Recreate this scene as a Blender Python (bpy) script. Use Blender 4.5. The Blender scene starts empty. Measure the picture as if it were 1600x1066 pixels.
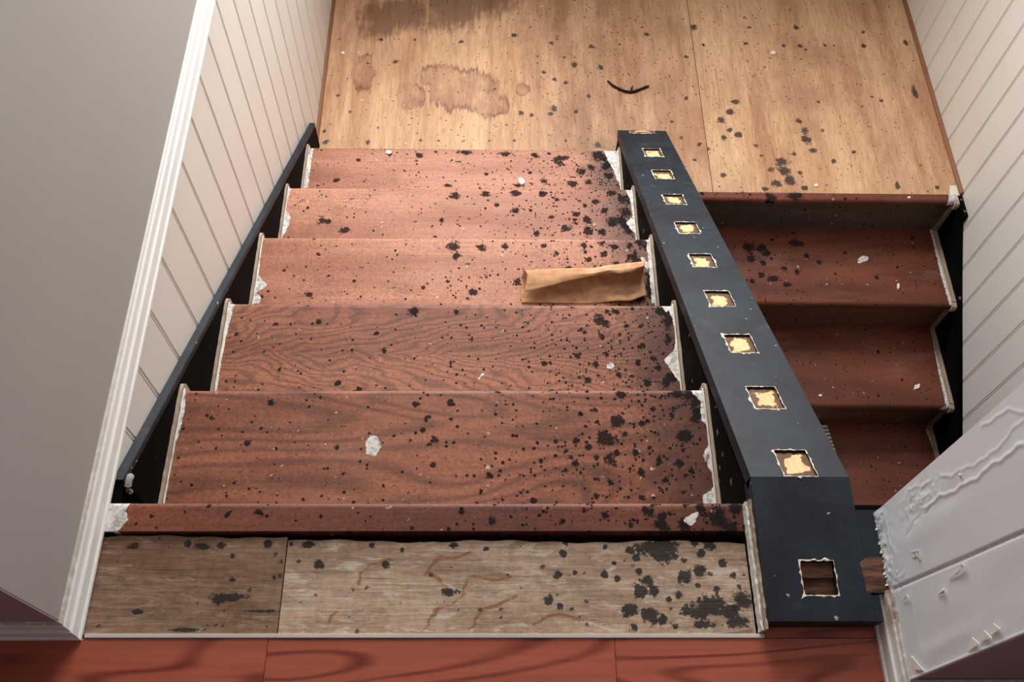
import bpy, bmesh, math, random
import numpy as np
from mathutils import Vector, Matrix

# ------------------------------------------------------------------ camera, world, lights, exposure
SC = bpy.context.scene
COL = SC.collection
cd = bpy.data.cameras.new('camera')
cam = bpy.data.objects.new('camera', cd); COL.objects.link(cam)
cd.sensor_width = 36.0
cd.lens = 36.0 * 1462.419 / 1600.0
cd.clip_start = 0.02
_R = Vector((0.99959809, -0.00555462, 0.02779932)); _U = Vector((-0.00852744, 0.87628465, 0.48171828)); _F = Vector((0.02703588, 0.48176173, -0.87588509))
cam.matrix_world = Matrix(((_R.x, _U.x, -_F.x, 0.5945), (_R.y, _U.y, -_F.y, -0.5051), (_R.z, _U.z, -_F.z, 1.4708), (0, 0, 0, 1)))
SC.camera = cam
SC.view_settings.view_transform = 'Standard'
SC.view_settings.look = 'None'
SC.view_settings.gamma = 1.0
SC.view_settings.use_curve_mapping = False
SC.view_settings.exposure = 0.12
w = bpy.data.worlds.new('overcast_sky'); SC.world = w; w.use_nodes = True
w.node_tree.nodes['Background'].inputs[0].default_value = (0.80, 0.88, 1.0, 1)
w.node_tree.nodes['Background'].inputs[1].default_value = 1.0

WIN = (0.02, 1.42, 0.10, 1.80)          # the landing window: x0, x1, z0, z1
WY = 2.62                               # far wall of the stairwell
def area(name, loc, rot, sx, sy, power, col):
    l = bpy.data.lights.new(name, 'AREA'); l.shape = 'RECTANGLE'; l.size = sx; l.size_y = sy
    l.energy = power; l.color = col
    o = bpy.data.objects.new(name, l); COL.objects.link(o); o.location = loc; o.rotation_euler = rot
    return o
area('window_daylight', ((WIN[0] + WIN[1]) / 2, WY - 0.03, (WIN[2] + WIN[3]) / 2), (math.radians(-90), 0, 0),
     WIN[1] - WIN[0], WIN[3] - WIN[2], 100.0, (1.0, 0.985, 0.96))
area('stairwell_lamp_light', (0.20, 1.35, 1.90), (0, 0, 0), 0.30, 0.30, 6.0, (0.97, 0.985, 1.0))
area('hall_fill_light', (0.4, -1.7, 2.36), (0, 0, 0), 0.3, 0.3, 4.0, (1.0, 0.95, 0.93))  # added fill without a fixture, lifts the dim hall walls

# ------------------------------------------------------------------ measured layout
BLOBS={'t1':[(0.847,0.229,0.0162,0.0162),(0.826,0.192,0.0209,0.0133),(0.817,0.201,0.0123,0.0123),(0.975,0.201,0.0149,0.0149),(0.859,0.29,0.0101,0.0101),(0.897,0.226,0.0075,0.0075),(0.862,0.203,0.0074,0.0074),(0.971,0.292,0.0178,0.0112),(0.992,0.287,0.0152,0.0152),(1.007,0.273,0.0139,0.0139),(1.009,0.25,0.0151,0.0206),(0.999,0.236,0.01,0.01),(0.746,0.168,0.0061,0.0061),(0.755,0.155,0.0073,0.0073),(0.763,0.143,0.0085,0.0085),(0.83,0.149,0.0122,0.0122),(0.838,0.144,0.0085,0.0085),(0.878,0.165,0.0098,0.0098),(0.886,0.125,0.0085,0.0085),(0.804,0.155,0.0061,0.0061),(0.745,0.128,0.006,0.006),(0.621,0.127,0.0048,0.0048),(0.496,0.138,0.006,0.006),(0.801,0.077,0.0071,0.0071),(0.827,0.104,0.006,0.006),(0.886,0.077,0.0072,0.0072),(0.359,0.144,0.0048,0.0048),(0.962,0.143,0.0098,0.0098),(0.982,0.13,0.0073,0.0073),(0.963,0.086,0.006,0.006),(0.97,0.17,0.0061,0.0061),(0.144,0.18,0.0072,0.0072),(0.179,0.265,0.0074,0.0074),(0.314,0.173,0.0048,0.0048),(0.359,0.144,0.0048,0.0048),(0.131,0.102,0.0047,0.0047),(0.329,0.119,0.0047,0.0047),(0.481,0.236,0.0086,0.0086),(0.458,0.263,0.0074,0.0074),(0.525,0.267,0.0075,0.0075),(0.498,0.189,0.0085,0.0085),(0.45,0.188,0.0061,0.0061),(0.473,0.21,0.0061,0.0061),(0.527,0.233,0.0049,0.0049),(0.807,0.255,0.0063,0.0063),(0.767,0.188,0.0074,0.0074),(0.791,0.175,0.0086,0.0086),(0.73,0.187,0.0061,0.0061),(0.92,0.256,0.0063,0.0063),(0.923,0.149,0.0073,0.0073),(0.932,0.111,0.006,0.006),(0.907,0.175,0.0061,0.0061),(0.699,0.148,0.0048,0.0048),(0.956,0.242,0.0075,0.0075)],'t2':[(0.85,0.566,0.0176,0.0176),(0.863,0.556,0.0117,0.0117),(0.89,0.587,0.0088,0.0088),(0.869,0.586,0.0059,0.0059),(0.855,0.519,0.0072,0.0072),(0.863,0.475,0.0072,0.0072),(0.939,0.494,0.0072,0.0072),(0.818,0.409,0.0099,0.0099),(0.836,0.449,0.0086,0.0086),(0.75,0.498,0.0058,0.0058),(0.932,0.458,0.0072,0.0072),(0.817,0.532,0.0058,0.0058),(0.808,0.54,0.0058,0.0058),(0.912,0.548,0.0058,0.0058),(0.887,0.424,0.0071,0.0071),(0.525,0.581,0.0073,0.0073),(0.798,0.471,0.0086,0.0086),(1.01,0.566,0.0177,0.0272),(1.002,0.586,0.0207,0.0137),(1.004,0.516,0.0116,0.0116),(0.215,0.554,0.0072,0.0072),(0.121,0.546,0.0057,0.0057),(0.429,0.582,0.0145,0.0119),(0.347,0.524,0.0057,0.0057),(0.036,0.519,0.0057,0.0057),(1.005,0.419,0.0142,0.0142),(0.989,0.403,0.0113,0.0113),(0.966,0.466,0.0072,0.0072),(0.943,0.548,0.0073,0.0073),(0.764,0.417,0.0056,0.0056),(0.978,0.442,0.0114,0.0114),(0.947,0.406,0.0099,0.0099)],'t3':[(0.898,0.871,0.0117,0.0117),(0.857,0.852,0.0084,0.0084),(0.976,0.862,0.0185,0.0161),(0.981,0.838,0.0167,0.0167),(0.929,0.839,0.01,0.01),(0.848,0.896,0.0101,0.0101),(0.806,0.826,0.01,0.01),(0.874,0.833,0.0067,0.0067),(0.577,0.887,0.0134,0.0134),(0.505,0.892,0.0184,0.0184),(0.514,0.86,0.0116,0.0116),(0.559,0.749,0.013,0.013),(0.674,0.781,0.0115,0.0115),(0.146,0.739,0.008,0.008),(0.075,0.809,0.0065,0.0065),(0.189,0.795,0.0049,0.0049),(1.009,0.897,0.0135,0.0135),(0.996,0.907,0.0153,0.0153),(0.97,0.9,0.0101,0.0101),(1.011,0.787,0.0099,0.0353),(1.011,0.745,0.0098,0.0231),(0.928,0.895,0.0101,0.0101),(0.894,0.905,0.0084,0.0084),(0.494,0.781,0.0065,0.0065),(0.642,0.89,0.01,0.01),(0.775,0.873,0.0084,0.0084),(0.742,0.893,0.0084,0.0084)],'t4':[(0.117,1.103,0.0147,0.0147),(0.135,1.099,0.011,0.011),(0.496,1.197,0.015,0.015),(0.677,1.209,0.0151,0.0151),(0.676,1.146,0.0131,0.0131),(0.758,1.206,0.0133,0.0133),(0.461,1.108,0.0074,0.0074),(0.588,1.208,0.0132,0.0132),(0.62,1.164,0.0075,0.0075),(0.935,1.15,0.0113,0.0113),(0.995,1.193,0.0247,0.0189),(0.999,1.146,0.0226,0.0226),(0.883,1.115,0.015,0.015),(0.735,1.065,0.0111,0.0111),(0.82,1.084,0.0167,0.0167),(0.887,1.078,0.0167,0.0167),(0.957,1.109,0.0206,0.0206),(1.003,1.087,0.0261,0.0205),(0.124,1.101,0.0092,0.0092),(0.186,1.068,0.0164,0.0135),(0.982,1.114,0.0187,0.0187),(0.924,1.074,0.0149,0.0149),(0.852,1.135,0.0112,0.0112),(0.911,1.182,0.0114,0.0114),(0.777,1.122,0.0093,0.0093),(0.96,1.214,0.0152,0.0119),(0.797,1.187,0.0094,0.0094)],'t5':[(0.515,1.515,0.0252,0.0108),(0.651,1.515,0.0294,0.0108),(0.834,1.499,0.0253,0.0135),(0.819,1.491,0.0126,0.0126),(0.899,1.442,0.0188,0.0159),(0.866,1.394,0.0186,0.0156),(0.827,1.478,0.0147,0.0147),(0.961,1.509,0.0296,0.0244),(0.982,1.472,0.021,0.021),(0.988,1.427,0.0167,0.0167),(0.589,1.429,0.0083,0.0083),(0.273,1.508,0.0104,0.0104),(0.107,1.395,0.0102,0.0102),(0.369,1.502,0.0125,0.0125),(0.746,1.508,0.0147,0.0108),(0.933,1.461,0.0126,0.0126),(0.173,1.479,0.0083,0.0083),(0.92,1.4,0.0125,0.0125),(0.775,1.403,0.0104,0.0104),(0.466,1.38,0.0164,0.0077),(0.692,1.383,0.0124,0.0078)],'n0':[(0.862,-0.013,0.0095,0.0095),(0.882,-0.035,0.0147,0.0097),(0.918,-0.035,0.0147,0.0097),(0.973,-0.024,0.0232,0.0196),(1.008,-0.005,0.0127,0.0127),(0.95,-0.005,0.0085,0.0085),(0.605,-0.032,0.0104,0.0104),(0.864,-0.013,0.0074,0.0074),(0.884,-0.022,0.0095,0.0095),(0.791,-0.02,0.0094,0.0094),(0.225,-0.017,0.0113,0.0086),(0.178,-0.021,0.0041,0.0041),(0.058,-0.023,0.0051,0.0051),(0.146,-0.006,0.0041,0.0041),(0.555,-0.014,0.0062,0.0062),(0.721,-0.03,0.0052,0.0052),(0.992,-0.04,0.0147,0.0086),(0.831,-0.035,0.0063,0.0063)],'bl':[(0.035,-0.07,0.0091,0.0052),(0.121,-0.065,0.0061,0.0061),(0.141,-0.07,0.0152,0.0063),(0.173,-0.07,0.0081,0.0081),(0.247,-0.066,0.0081,0.0081),(0.194,-0.086,0.005,0.005),(0.199,-0.123,0.006,0.006),(0.264,-0.119,0.005,0.005),(0.192,-0.15,0.0297,0.0069),(0.18,-0.153,0.0099,0.0099),(0.246,-0.172,0.0374,0.0029),(0.061,-0.173,0.0088,0.0039),(0.154,-0.052,0.0051,0.0051),(0.138,-0.2,0.0291,0.0029),(0.074,-0.057,0.003,0.003)],'br':[(0.414,-0.068,0.0061,0.0061),(0.463,-0.075,0.0041,0.0041),(0.544,-0.066,0.0093,0.0042),(0.725,-0.062,0.0062,0.0062),(0.31,-0.066,0.0122,0.0063),(0.331,-0.098,0.0091,0.0091),(0.437,-0.098,0.0091,0.0062),(0.335,-0.101,0.0061,0.0061),(0.539,-0.142,0.0151,0.007),(0.71,-0.115,0.0082,0.0082),(0.738,-0.11,0.0051,0.0051),(0.785,-0.113,0.0072,0.0072),(0.731,-0.168,0.004,0.004),(0.697,-0.153,0.0091,0.0091),(0.712,-0.163,0.007,0.007),(0.719,-0.08,0.0072,0.0072),(0.789,-0.07,0.0052,0.0052),(0.84,-0.11,0.0082,0.0082),(0.853,-0.122,0.0102,0.0102),(0.841,-0.139,0.0132,0.0132),(0.863,-0.139,0.0092,0.0092),(0.822,-0.17,0.0131,0.0131),(0.853,-0.177,0.0151,0.0151),(0.872,-0.184,0.009,0.009),(0.828,-0.196,0.007,0.007),(0.838,-0.087,0.0072,0.0072),(0.861,-0.068,0.0292,0.0127),(0.881,-0.083,0.0249,0.0126),(0.888,-0.07,0.0229,0.0127),(0.958,-0.064,0.0105,0.0105),(0.916,-0.092,0.0072,0.0072),(0.914,-0.117,0.0133,0.0133),(0.938,-0.109,0.0113,0.0113),(0.856,-0.125,0.0092,0.0092),(0.95,-0.163,0.0344,0.015),(0.924,-0.172,0.0242,0.0119),(0.973,-0.172,0.0263,0.0159),(0.988,-0.188,0.0221,0.0098),(0.944,-0.08,0.0073,0.0073),(0.885,-0.153,0.0061,0.0061),(1.002,-0.151,0.0143,0.0202),(0.939,-0.192,0.0261,0.0059),(0.934,-0.061,0.0084,0.0064),(0.829,-0.074,0.0073,0.0073),(0.901,-0.146,0.0071,0.0071),(0.978,-0.095,0.0073,0.0073),(0.991,-0.115,0.0062,0.0062),(0.891,-0.195,0.006,0.006),(0.806,-0.121,0.0051,0.0051),(0.284,-0.065,0.0051,0.0051),(0.494,-0.06,0.0082,0.0032),(0.597,-0.073,0.0051,0.0051),(0.802,-0.095,0.0041,0.0041),(0.933,-0.131,0.0051,0.0051),(0.963,-0.136,0.0061,0.0061)],'ll':[(0.025,2.218,0.0097,0.0097),(0.182,2.218,0.0097,0.0097),(0.311,2.221,0.0073,0.0073),(0.486,2.215,0.0097,0.0097),(0.242,2.103,0.0143,0.0143),(0.044,1.933,0.0093,0.0093),(0.691,2.254,0.0123,0.0123),(0.915,2.108,0.0145,0.0145),(0.833,2.213,0.0098,0.0098),(0.985,2.203,0.0123,0.0123),(0.829,1.884,0.0164,0.0164),(0.819,1.859,0.0117,0.0117),(0.712,1.86,0.0116,0.0116),(0.751,1.851,0.0093,0.0093),(0.88,2.014,0.0095,0.0095),(0.84,2.029,0.012,0.012),(0.168,1.714,0.009,0.0176),(0.021,1.712,0.0135,0.0135),(0.008,1.761,0.0091,0.0091),(0.353,1.727,0.0113,0.0113),(0.417,1.725,0.0068,0.0068),(0.508,1.726,0.0068,0.0068),(0.597,1.728,0.0068,0.0068),(0.688,1.73,0.0069,0.0069),(0.871,1.733,0.0092,0.0092),(0.985,1.715,0.0183,0.0177),(1.389,2.312,0.0176,0.0176),(1.201,2.27,0.0124,0.0124),(1.344,2.155,0.0123,0.0123),(1.324,1.947,0.0119,0.0119),(1.351,1.727,0.0093,0.0093),(0.8,2.063,0.012,0.012),(0.913,1.87,0.0094,0.0094),(0.963,1.949,0.0095,0.0095),(1.013,2.094,0.0121,0.0121),(0.311,1.797,0.0069,0.0069),(0.198,1.78,0.0068,0.0068),(1.261,1.831,0.0094,0.0094),(1.289,1.756,0.0093,0.0093),(1.325,1.654,0.0114,0.0114)],'lr':[(1.417,2.22,0.0099,0.0099),(1.582,2.231,0.01,0.01),(1.729,2.221,0.01,0.01),(1.792,2.222,0.0125,0.0125),(1.89,2.228,0.01,0.01),(2.039,2.228,0.0126,0.0126),(2.054,2.304,0.0127,0.0127),(1.608,2.318,0.0101,0.0101),(1.794,2.322,0.0127,0.0127),(2.21,2.253,0.0101,0.0208),(1.508,1.932,0.0167,0.0167),(1.478,1.881,0.0142,0.0142),(1.44,1.84,0.0165,0.0165),(1.468,1.792,0.014,0.014),(1.445,1.759,0.014,0.014),(1.496,1.775,0.0163,0.0163),(1.732,1.84,0.0166,0.0166),(1.744,1.797,0.0212,0.0212),(1.742,1.752,0.0234,0.0234),(1.636,1.647,0.0322,0.0263),(1.656,1.57,0.0296,0.0257),(1.602,1.552,0.0249,0.0227),(1.639,1.607,0.0274,0.0274),(1.569,1.678,0.0115,0.0115),(1.826,1.656,0.0115,0.0115),(2.19,2.0,0.0122,0.0324),(2.054,1.949,0.0097,0.0097),(1.814,1.938,0.0096,0.0096),(2.033,1.554,0.0091,0.0199),(2.172,1.545,0.0091,0.0091),(1.702,1.532,0.0136,0.0136),(1.554,1.725,0.0116,0.0116),(1.905,1.702,0.0093,0.0093),(1.575,1.493,0.0202,0.0202),(1.664,1.5,0.036,0.0167),(1.56,1.529,0.0135,0.0135),(1.695,1.602,0.0114,0.0114),(1.595,1.615,0.0137,0.0137),(1.758,1.705,0.0139,0.0139),(1.686,1.689,0.0116,0.0116),(1.421,1.586,0.0113,0.0113),(1.479,1.514,0.009,0.009)],'a':[(1.537,1.409,0.0256,0.0252),(1.58,1.404,0.0256,0.0223),(1.594,1.385,0.0185,0.0185),(1.709,1.428,0.0304,0.0169),(1.535,1.357,0.0161,0.0161),(1.576,1.341,0.0115,0.0115),(1.975,1.284,0.0092,0.0092),(1.604,1.276,0.0274,0.0161),(1.565,1.289,0.0137,0.0137),(1.829,1.298,0.0069,0.0069),(1.65,1.25,0.0137,0.0107),(1.738,1.373,0.0116,0.0116),(1.78,1.346,0.0093,0.0093),(1.649,1.317,0.0115,0.0115),(1.88,1.389,0.0093,0.0093),(1.527,1.262,0.0114,0.0114),(1.693,1.304,0.0115,0.0115)]}
STAINS={'ll':[(0.503,1.97,0.137,0.109),(0.586,1.91,0.094,0.075),(0.418,2.039,0.09,0.065),(0.129,2.045,0.045,0.104),(0.173,2.317,0.093,0.127),(0.26,2.365,0.149,0.107),(0.45,2.398,0.175,0.144),(0.582,2.444,0.151,0.109),(0.305,1.935,0.061,0.069),(0.72,1.975,0.028,0.038)]}
PAINT={'t1':[[(0.998,0.304),(1.001,0.292),(1.015,0.273),(1.012,0.236),(1.027,0.213),(1.025,0.189),(1.007,0.16),(1.017,0.132),(1.028,0.109),(1.015,0.09),(0.999,0.08),(0.997,0.061),(1.047,0.061),(1.035,0.304)],[(0.374,0.198),(0.388,0.196),(0.397,0.175),(0.386,0.154),(0.369,0.158),(0.367,0.183)],[(0.005,0.294),(0.011,0.294),(0.016,0.249),(0.013,0.196),(0.006,0.17),(0.007,0.088),(0.004,0.057),(-0.009,0.057),(-0.003,0.17)]],'t2':[[(0.993,0.608),(1.006,0.586),(1.013,0.593),(1.018,0.566),(1.023,0.532),(1.017,0.491),(0.991,0.462),(1.007,0.43),(1.024,0.4),(1.024,0.38),(1.043,0.38),(1.021,0.609)],[(0.861,0.449),(0.872,0.456),(0.88,0.448),(0.871,0.438),(0.862,0.44)],[(0.575,0.415),(0.587,0.426),(0.59,0.422),(0.578,0.409)],[(0.006,0.602),(0.022,0.603),(0.018,0.572),(0.013,0.506),(0.012,0.372),(0.002,0.372),(0.003,0.506)]],'t3':[[(0.008,0.798),(0.038,0.764),(0.014,0.741),(0.027,0.726),(0.023,0.711),(-0.016,0.71),(-0.001,0.794)],[(0.004,0.917),(0.011,0.913),(0.01,0.863),(0.012,0.794),(-0.007,0.794)],[(1.013,0.927),(1.024,0.923),(1.028,0.722),(1.012,0.722),(1.014,0.826)],[(0.993,0.862),(1.003,0.862),(1.014,0.836),(1.01,0.819),(0.998,0.842)]],'t4':[[(0.014,1.134),(0.024,1.116),(0.025,1.088),(0.017,1.061),(0.005,1.035),(-0.009,1.034),(0.005,1.133)],[(0.008,1.224),(0.018,1.222),(0.011,1.18),(0.006,1.122),(-0.001,1.122)],[(0.997,1.107),(1.013,1.126),(1.026,1.103),(1.024,1.067),(1.013,1.076)],[(0.999,1.236),(1.024,1.236),(1.027,1.114),(1.018,1.114),(1.014,1.196)]],'t5':[[(0.975,1.534),(1.026,1.54),(1.031,1.389),(1.019,1.389),(1.002,1.454),(0.987,1.494)],[(0.012,1.533),(0.023,1.53),(0.021,1.464),(0.021,1.362),(0.011,1.362),(0.009,1.463)]],'n0':[[(0.918,-0.026),(0.927,-0.02),(0.943,-0.013),(0.944,-0.019),(0.936,-0.032),(0.928,-0.037),(0.92,-0.032)],[(-0.014,0.005),(0.019,0.004),(0.015,-0.016),(0.022,-0.029),(0.009,-0.05),(-0.015,-0.05)],[(1.021,0.003),(1.036,0.003),(1.033,-0.051),(1.018,-0.051)]],'br':[[(1.02,-0.05),(1.035,-0.05),(1.03,-0.21),(1.026,-0.21),(1.017,-0.156)]],'lr':[[(2.22,1.554),(2.257,1.555),(2.235,1.465),(2.208,1.465),(2.206,1.503)]],'nl':[[(2.209,1.526),(2.256,1.532),(2.234,1.443),(2.165,1.453),(2.198,1.481)]],'a':[[(2.214,1.506),(2.239,1.515),(2.225,1.271),(2.23,1.175),(2.212,1.175),(2.209,1.297),(2.212,1.435)],[(1.924,1.365),(1.945,1.379),(1.965,1.371),(1.952,1.354),(1.918,1.343)]],'b':[[(2.223,1.178),(2.239,1.187),(2.233,0.956),(2.237,0.856),(2.164,0.853),(2.208,0.871),(2.212,1.007)]],'c':[[(2.211,0.862),(2.247,0.878),(2.245,0.713),(2.227,0.725)]]}
VEINS=[[(0.576,-0.081),(0.527,-0.087),(0.51,-0.098),(0.501,-0.113),(0.529,-0.125),(0.536,-0.136)],[(0.64,-0.12),(0.577,-0.12),(0.567,-0.129),(0.55,-0.153),(0.523,-0.173),(0.504,-0.191),(0.502,-0.2)],[(0.64,-0.151),(0.606,-0.163),(0.585,-0.18),(0.571,-0.2)],[(0.447,-0.093),(0.406,-0.096),(0.4,-0.112),(0.401,-0.13)],[(0.667,-0.19),(0.684,-0.18),(0.715,-0.179),(0.749,-0.182),(0.775,-0.194)],[(0.367,-0.173),(0.348,-0.187)]]
RIDGES=[(0.004,0.0022,[(-0.0745,0.2018),(-0.0852,0.3187),(-0.0895,0.4208),(-0.0918,0.4809)]),(0.003,0.0013,[(-0.0542,0.2764),(-0.0644,0.3107),(-0.0682,0.3554),(-0.0766,0.403),(-0.073,0.4454),(-0.0656,0.4948)]),(0.003,0.0014,[(-0.0383,0.408),(-0.0401,0.447),(-0.0461,0.4752),(-0.0578,0.4989)]),(0.0022,0.0016,[(-0.0393,0.0821),(-0.0642,0.0796),(-0.0887,0.0771),(-0.1122,0.0725),(-0.1367,0.0723),(-0.1667,0.069)]),(0.0016,0.0016,[(-0.0736,0.0773),(-0.1023,0.0828),(-0.127,0.0799),(-0.1545,0.0852)]),(0.002,0.001,[(-0.1415,0.0722),(-0.1416,0.1089),(-0.1589,0.114),(-0.1758,0.1144),(-0.2018,0.1077),(-0.2369,0.1029),(-0.2601,0.1085)]),(0.003,0.0012,[(-0.0365,0.176),(-0.0447,0.2175),(-0.05,0.2473)]),(0.002,0.0012,[(-0.064,0.1848),(-0.061,0.2177),(-0.0629,0.2469)]),(0.003,-0.001,[(-0.0958,0.1401),(-0.0832,0.1701),(-0.0835,0.2146),(-0.0811,0.2457)])]
FLAKES=[[(-0.1835,0.2342),(-0.1874,0.2591),(-0.1812,0.292),(-0.1756,0.284),(-0.1812,0.2736)],[(-0.1951,0.1939),(-0.198,0.2166),(-0.1951,0.2222),(-0.1918,0.2159)],[(-0.2783,0.2407),(-0.2767,0.2819),(-0.2653,0.2636)],[(-0.2733,0.2768),(-0.276,0.3139),(-0.2635,0.2974)],[(-0.2715,0.3065),(-0.2706,0.3391),(-0.2602,0.3222)],[(-0.2537,0.0735),(-0.2667,0.0917),(-0.2807,0.1129),(-0.2809,0.0931),(-0.2727,0.075)],[(-0.1202,0.1414),(-0.1277,0.1738),(-0.1322,0.167),(-0.1299,0.1455)],[(-0.1278,0.1648),(-0.1381,0.1683),(-0.1403,0.1627)],[(-0.0689,0.3273),(-0.0719,0.3258),(-0.0739,0.3359)],[(-0.1771,0.0806),(-0.173,0.1066),(-0.1786,0.1107)]]


R1 = 0.1849                              # riser of the upper flight
R2 = 0.1828                              # riser of the lower flight
ZL = -6 * R1                             # plywood landing
G2 = 0.3076
YL = 1.480
NL = (.2925, .601, .9141, 1.2218, 1.5315)
NR = (.3017, .6071, .9227, 1.2321, 1.5377)
SLOPE = 0.6056
XB = -0.018                              # left beadboard face
XRW = 2.256                              # right beadboard face
XPIER = 1.217
rnd = random.Random(7)

# ------------------------------------------------------------------ material helpers
class NB:
    def __init__(s, name):
        s.m = bpy.data.materials.new(name); s.m.use_nodes = True
        s.t = s.m.node_tree; s.N = s.t.nodes; s.L = s.t.links
        s.b = s.N['Principled BSDF']
    def n(s, typ, **kw):
        x = s.N.new(typ)
        for k, v in kw.items(): setattr(x, k, v)
        return x
    def put(s, sock, v):
        if isinstance(v, bpy.types.NodeSocket): s.L.new(v, sock)
        elif v is not None:
            if isinstance(v, tuple) and len(v) == 3 and sock.type == 'RGBA': v = v + (1,)
            sock.default_value = v
    def math(s, op, a, b=None, c=None, clamp=False):
        x = s.n('ShaderNodeMath', operation=op, use_clamp=clamp)
        s.put(x.inputs[0], a)
        if b is not None: s.put(x.inputs[1], b)
        if c is not None: s.put(x.inputs[2], c)
        return x.outputs[0]
    def vmul(s, a, v):
        x = s.n('ShaderNodeVectorMath', operation='MULTIPLY'); s.put(x.inputs[0], a); s.put(x.inputs[1], v); return x.outputs[0]
    def vadd(s, a, v):
        x = s.n('ShaderNodeVectorMath', operation='ADD'); s.put(x.inputs[0], a); s.put(x.inputs[1], v); return x.outputs[0]
    def co(s, rand=0.0):
        t = s.n('ShaderNodeTexCoord').outputs['Object']
        if rand:
            r = s.math('MULTIPLY', s.n('ShaderNodeObjectInfo').outputs['Random'], rand)
            c = s.n('ShaderNodeCombineXYZ'); s.L.new(r, c.inputs[0]); s.L.new(r, c.inputs[1]); s.L.new(r, c.inputs[2])
            t = s.vadd(t, c.outputs[0])
        return t
    def noise(s, vec, scale=1.0, detail=2.0, rough=0.5, dist=0.0):
        x = s.n('ShaderNodeTexNoise'); s.L.new(vec, x.inputs['Vector'])
        x.inputs['Scale'].default_value = scale; x.inputs['Detail'].default_value = detail
        x.inputs['Roughness'].default_value = rough; x.inputs['Distortion'].default_value = dist
        return x.outputs['Fac']
    def voro(s, vec, scale):
        x = s.n('ShaderNodeTexVoronoi'); s.L.new(vec, x.inputs['Vector']); x.inputs['Scale'].default_value = scale
        return x.outputs['Distance'], x.outputs['Color']
    def attr(s, name):
        return s.n('ShaderNodeAttribute', attribute_name=name).outputs['Fac']
    def rng(s, v, a, b, lo=0.0, hi=1.0, smooth=True):
        x = s.n('ShaderNodeMapRange', interpolation_type='SMOOTHSTEP' if smooth else 'LINEAR')
        s.put(x.inputs['Value'], v); s.put(x.inputs['From Min'], a); s.put(x.inputs['From Max'], b)
        s.put(x.inputs['To Min'], lo); s.put(x.inputs['To Max'], hi)
        return x.outputs['Result']
    def mix(s, f, a, b, mode='MIX'):
        x = s.n('ShaderNodeMix', data_type='RGBA', blend_type=mode)
        s.put(x.inputs['Factor'], f); s.put(x.inputs['A'], a) if False else s.put(x.inputs[6], a); s.put(x.inputs[7], b)
        return x.outputs[2]
    def scale(s, colr, f):
        x = s.n('ShaderNodeVectorMath', operation='SCALE'); s.put(x.inputs[0], colr); s.put(x.inputs['Scale'], f); return x.outputs[0]
    def bump(s, h, strength=0.3, dist=0.002):
        x = s.n('ShaderNodeBump'); x.inputs['Strength'].default_value = strength; x.inputs['Distance'].default_value = dist
        s.L.new(h, x.inputs['Height']); s.L.new(x.outputs[0], s.b.inputs['Normal'])
    def out(s, colr, rough=0.6, spec=0.4):
        s.put(s.b.inputs['Base Color'], colr); s.put(s.b.inputs['Roughness'], rough)
        s.b.inputs['Specular IOR Level'].default_value = spec
        return s.m
def lin(r, g, b):
    f = lambda c: (c / 255 / 12.92) if c <= 10 else ((c / 255 + 0.055) / 1.055) ** 2.4
    return (f(r), f(g), f(b))

def specks(b, co, scale, dens, r0):
    """small random dots: cells of a Voronoi with a random radius, few of them filled"""
    wv = b.n('ShaderNodeTexNoise'); b.L.new(co, wv.inputs['Vector']); wv.inputs['Scale'].default_value = scale * 2.6; wv.inputs['Detail'].default_value = 2
    co = b.vadd(co, b.vmul(wv.outputs['Color'], (0.7 / scale,) * 3))
    d, c = b.voro(co, scale)
    sp = b.n('ShaderNodeSeparateColor'); b.L.new(c, sp.inputs[0])
    rad = b.math('MULTIPLY', b.math('POWER', sp.outputs[0], 3.0), r0)
    keep = b.math('LESS_THAN', sp.outputs[1], dens)
    m = b.rng(b.math('SUBTRACT', rad, d), -0.03, 0.05)
    return b.math('MULTIPLY', m, keep)

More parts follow.
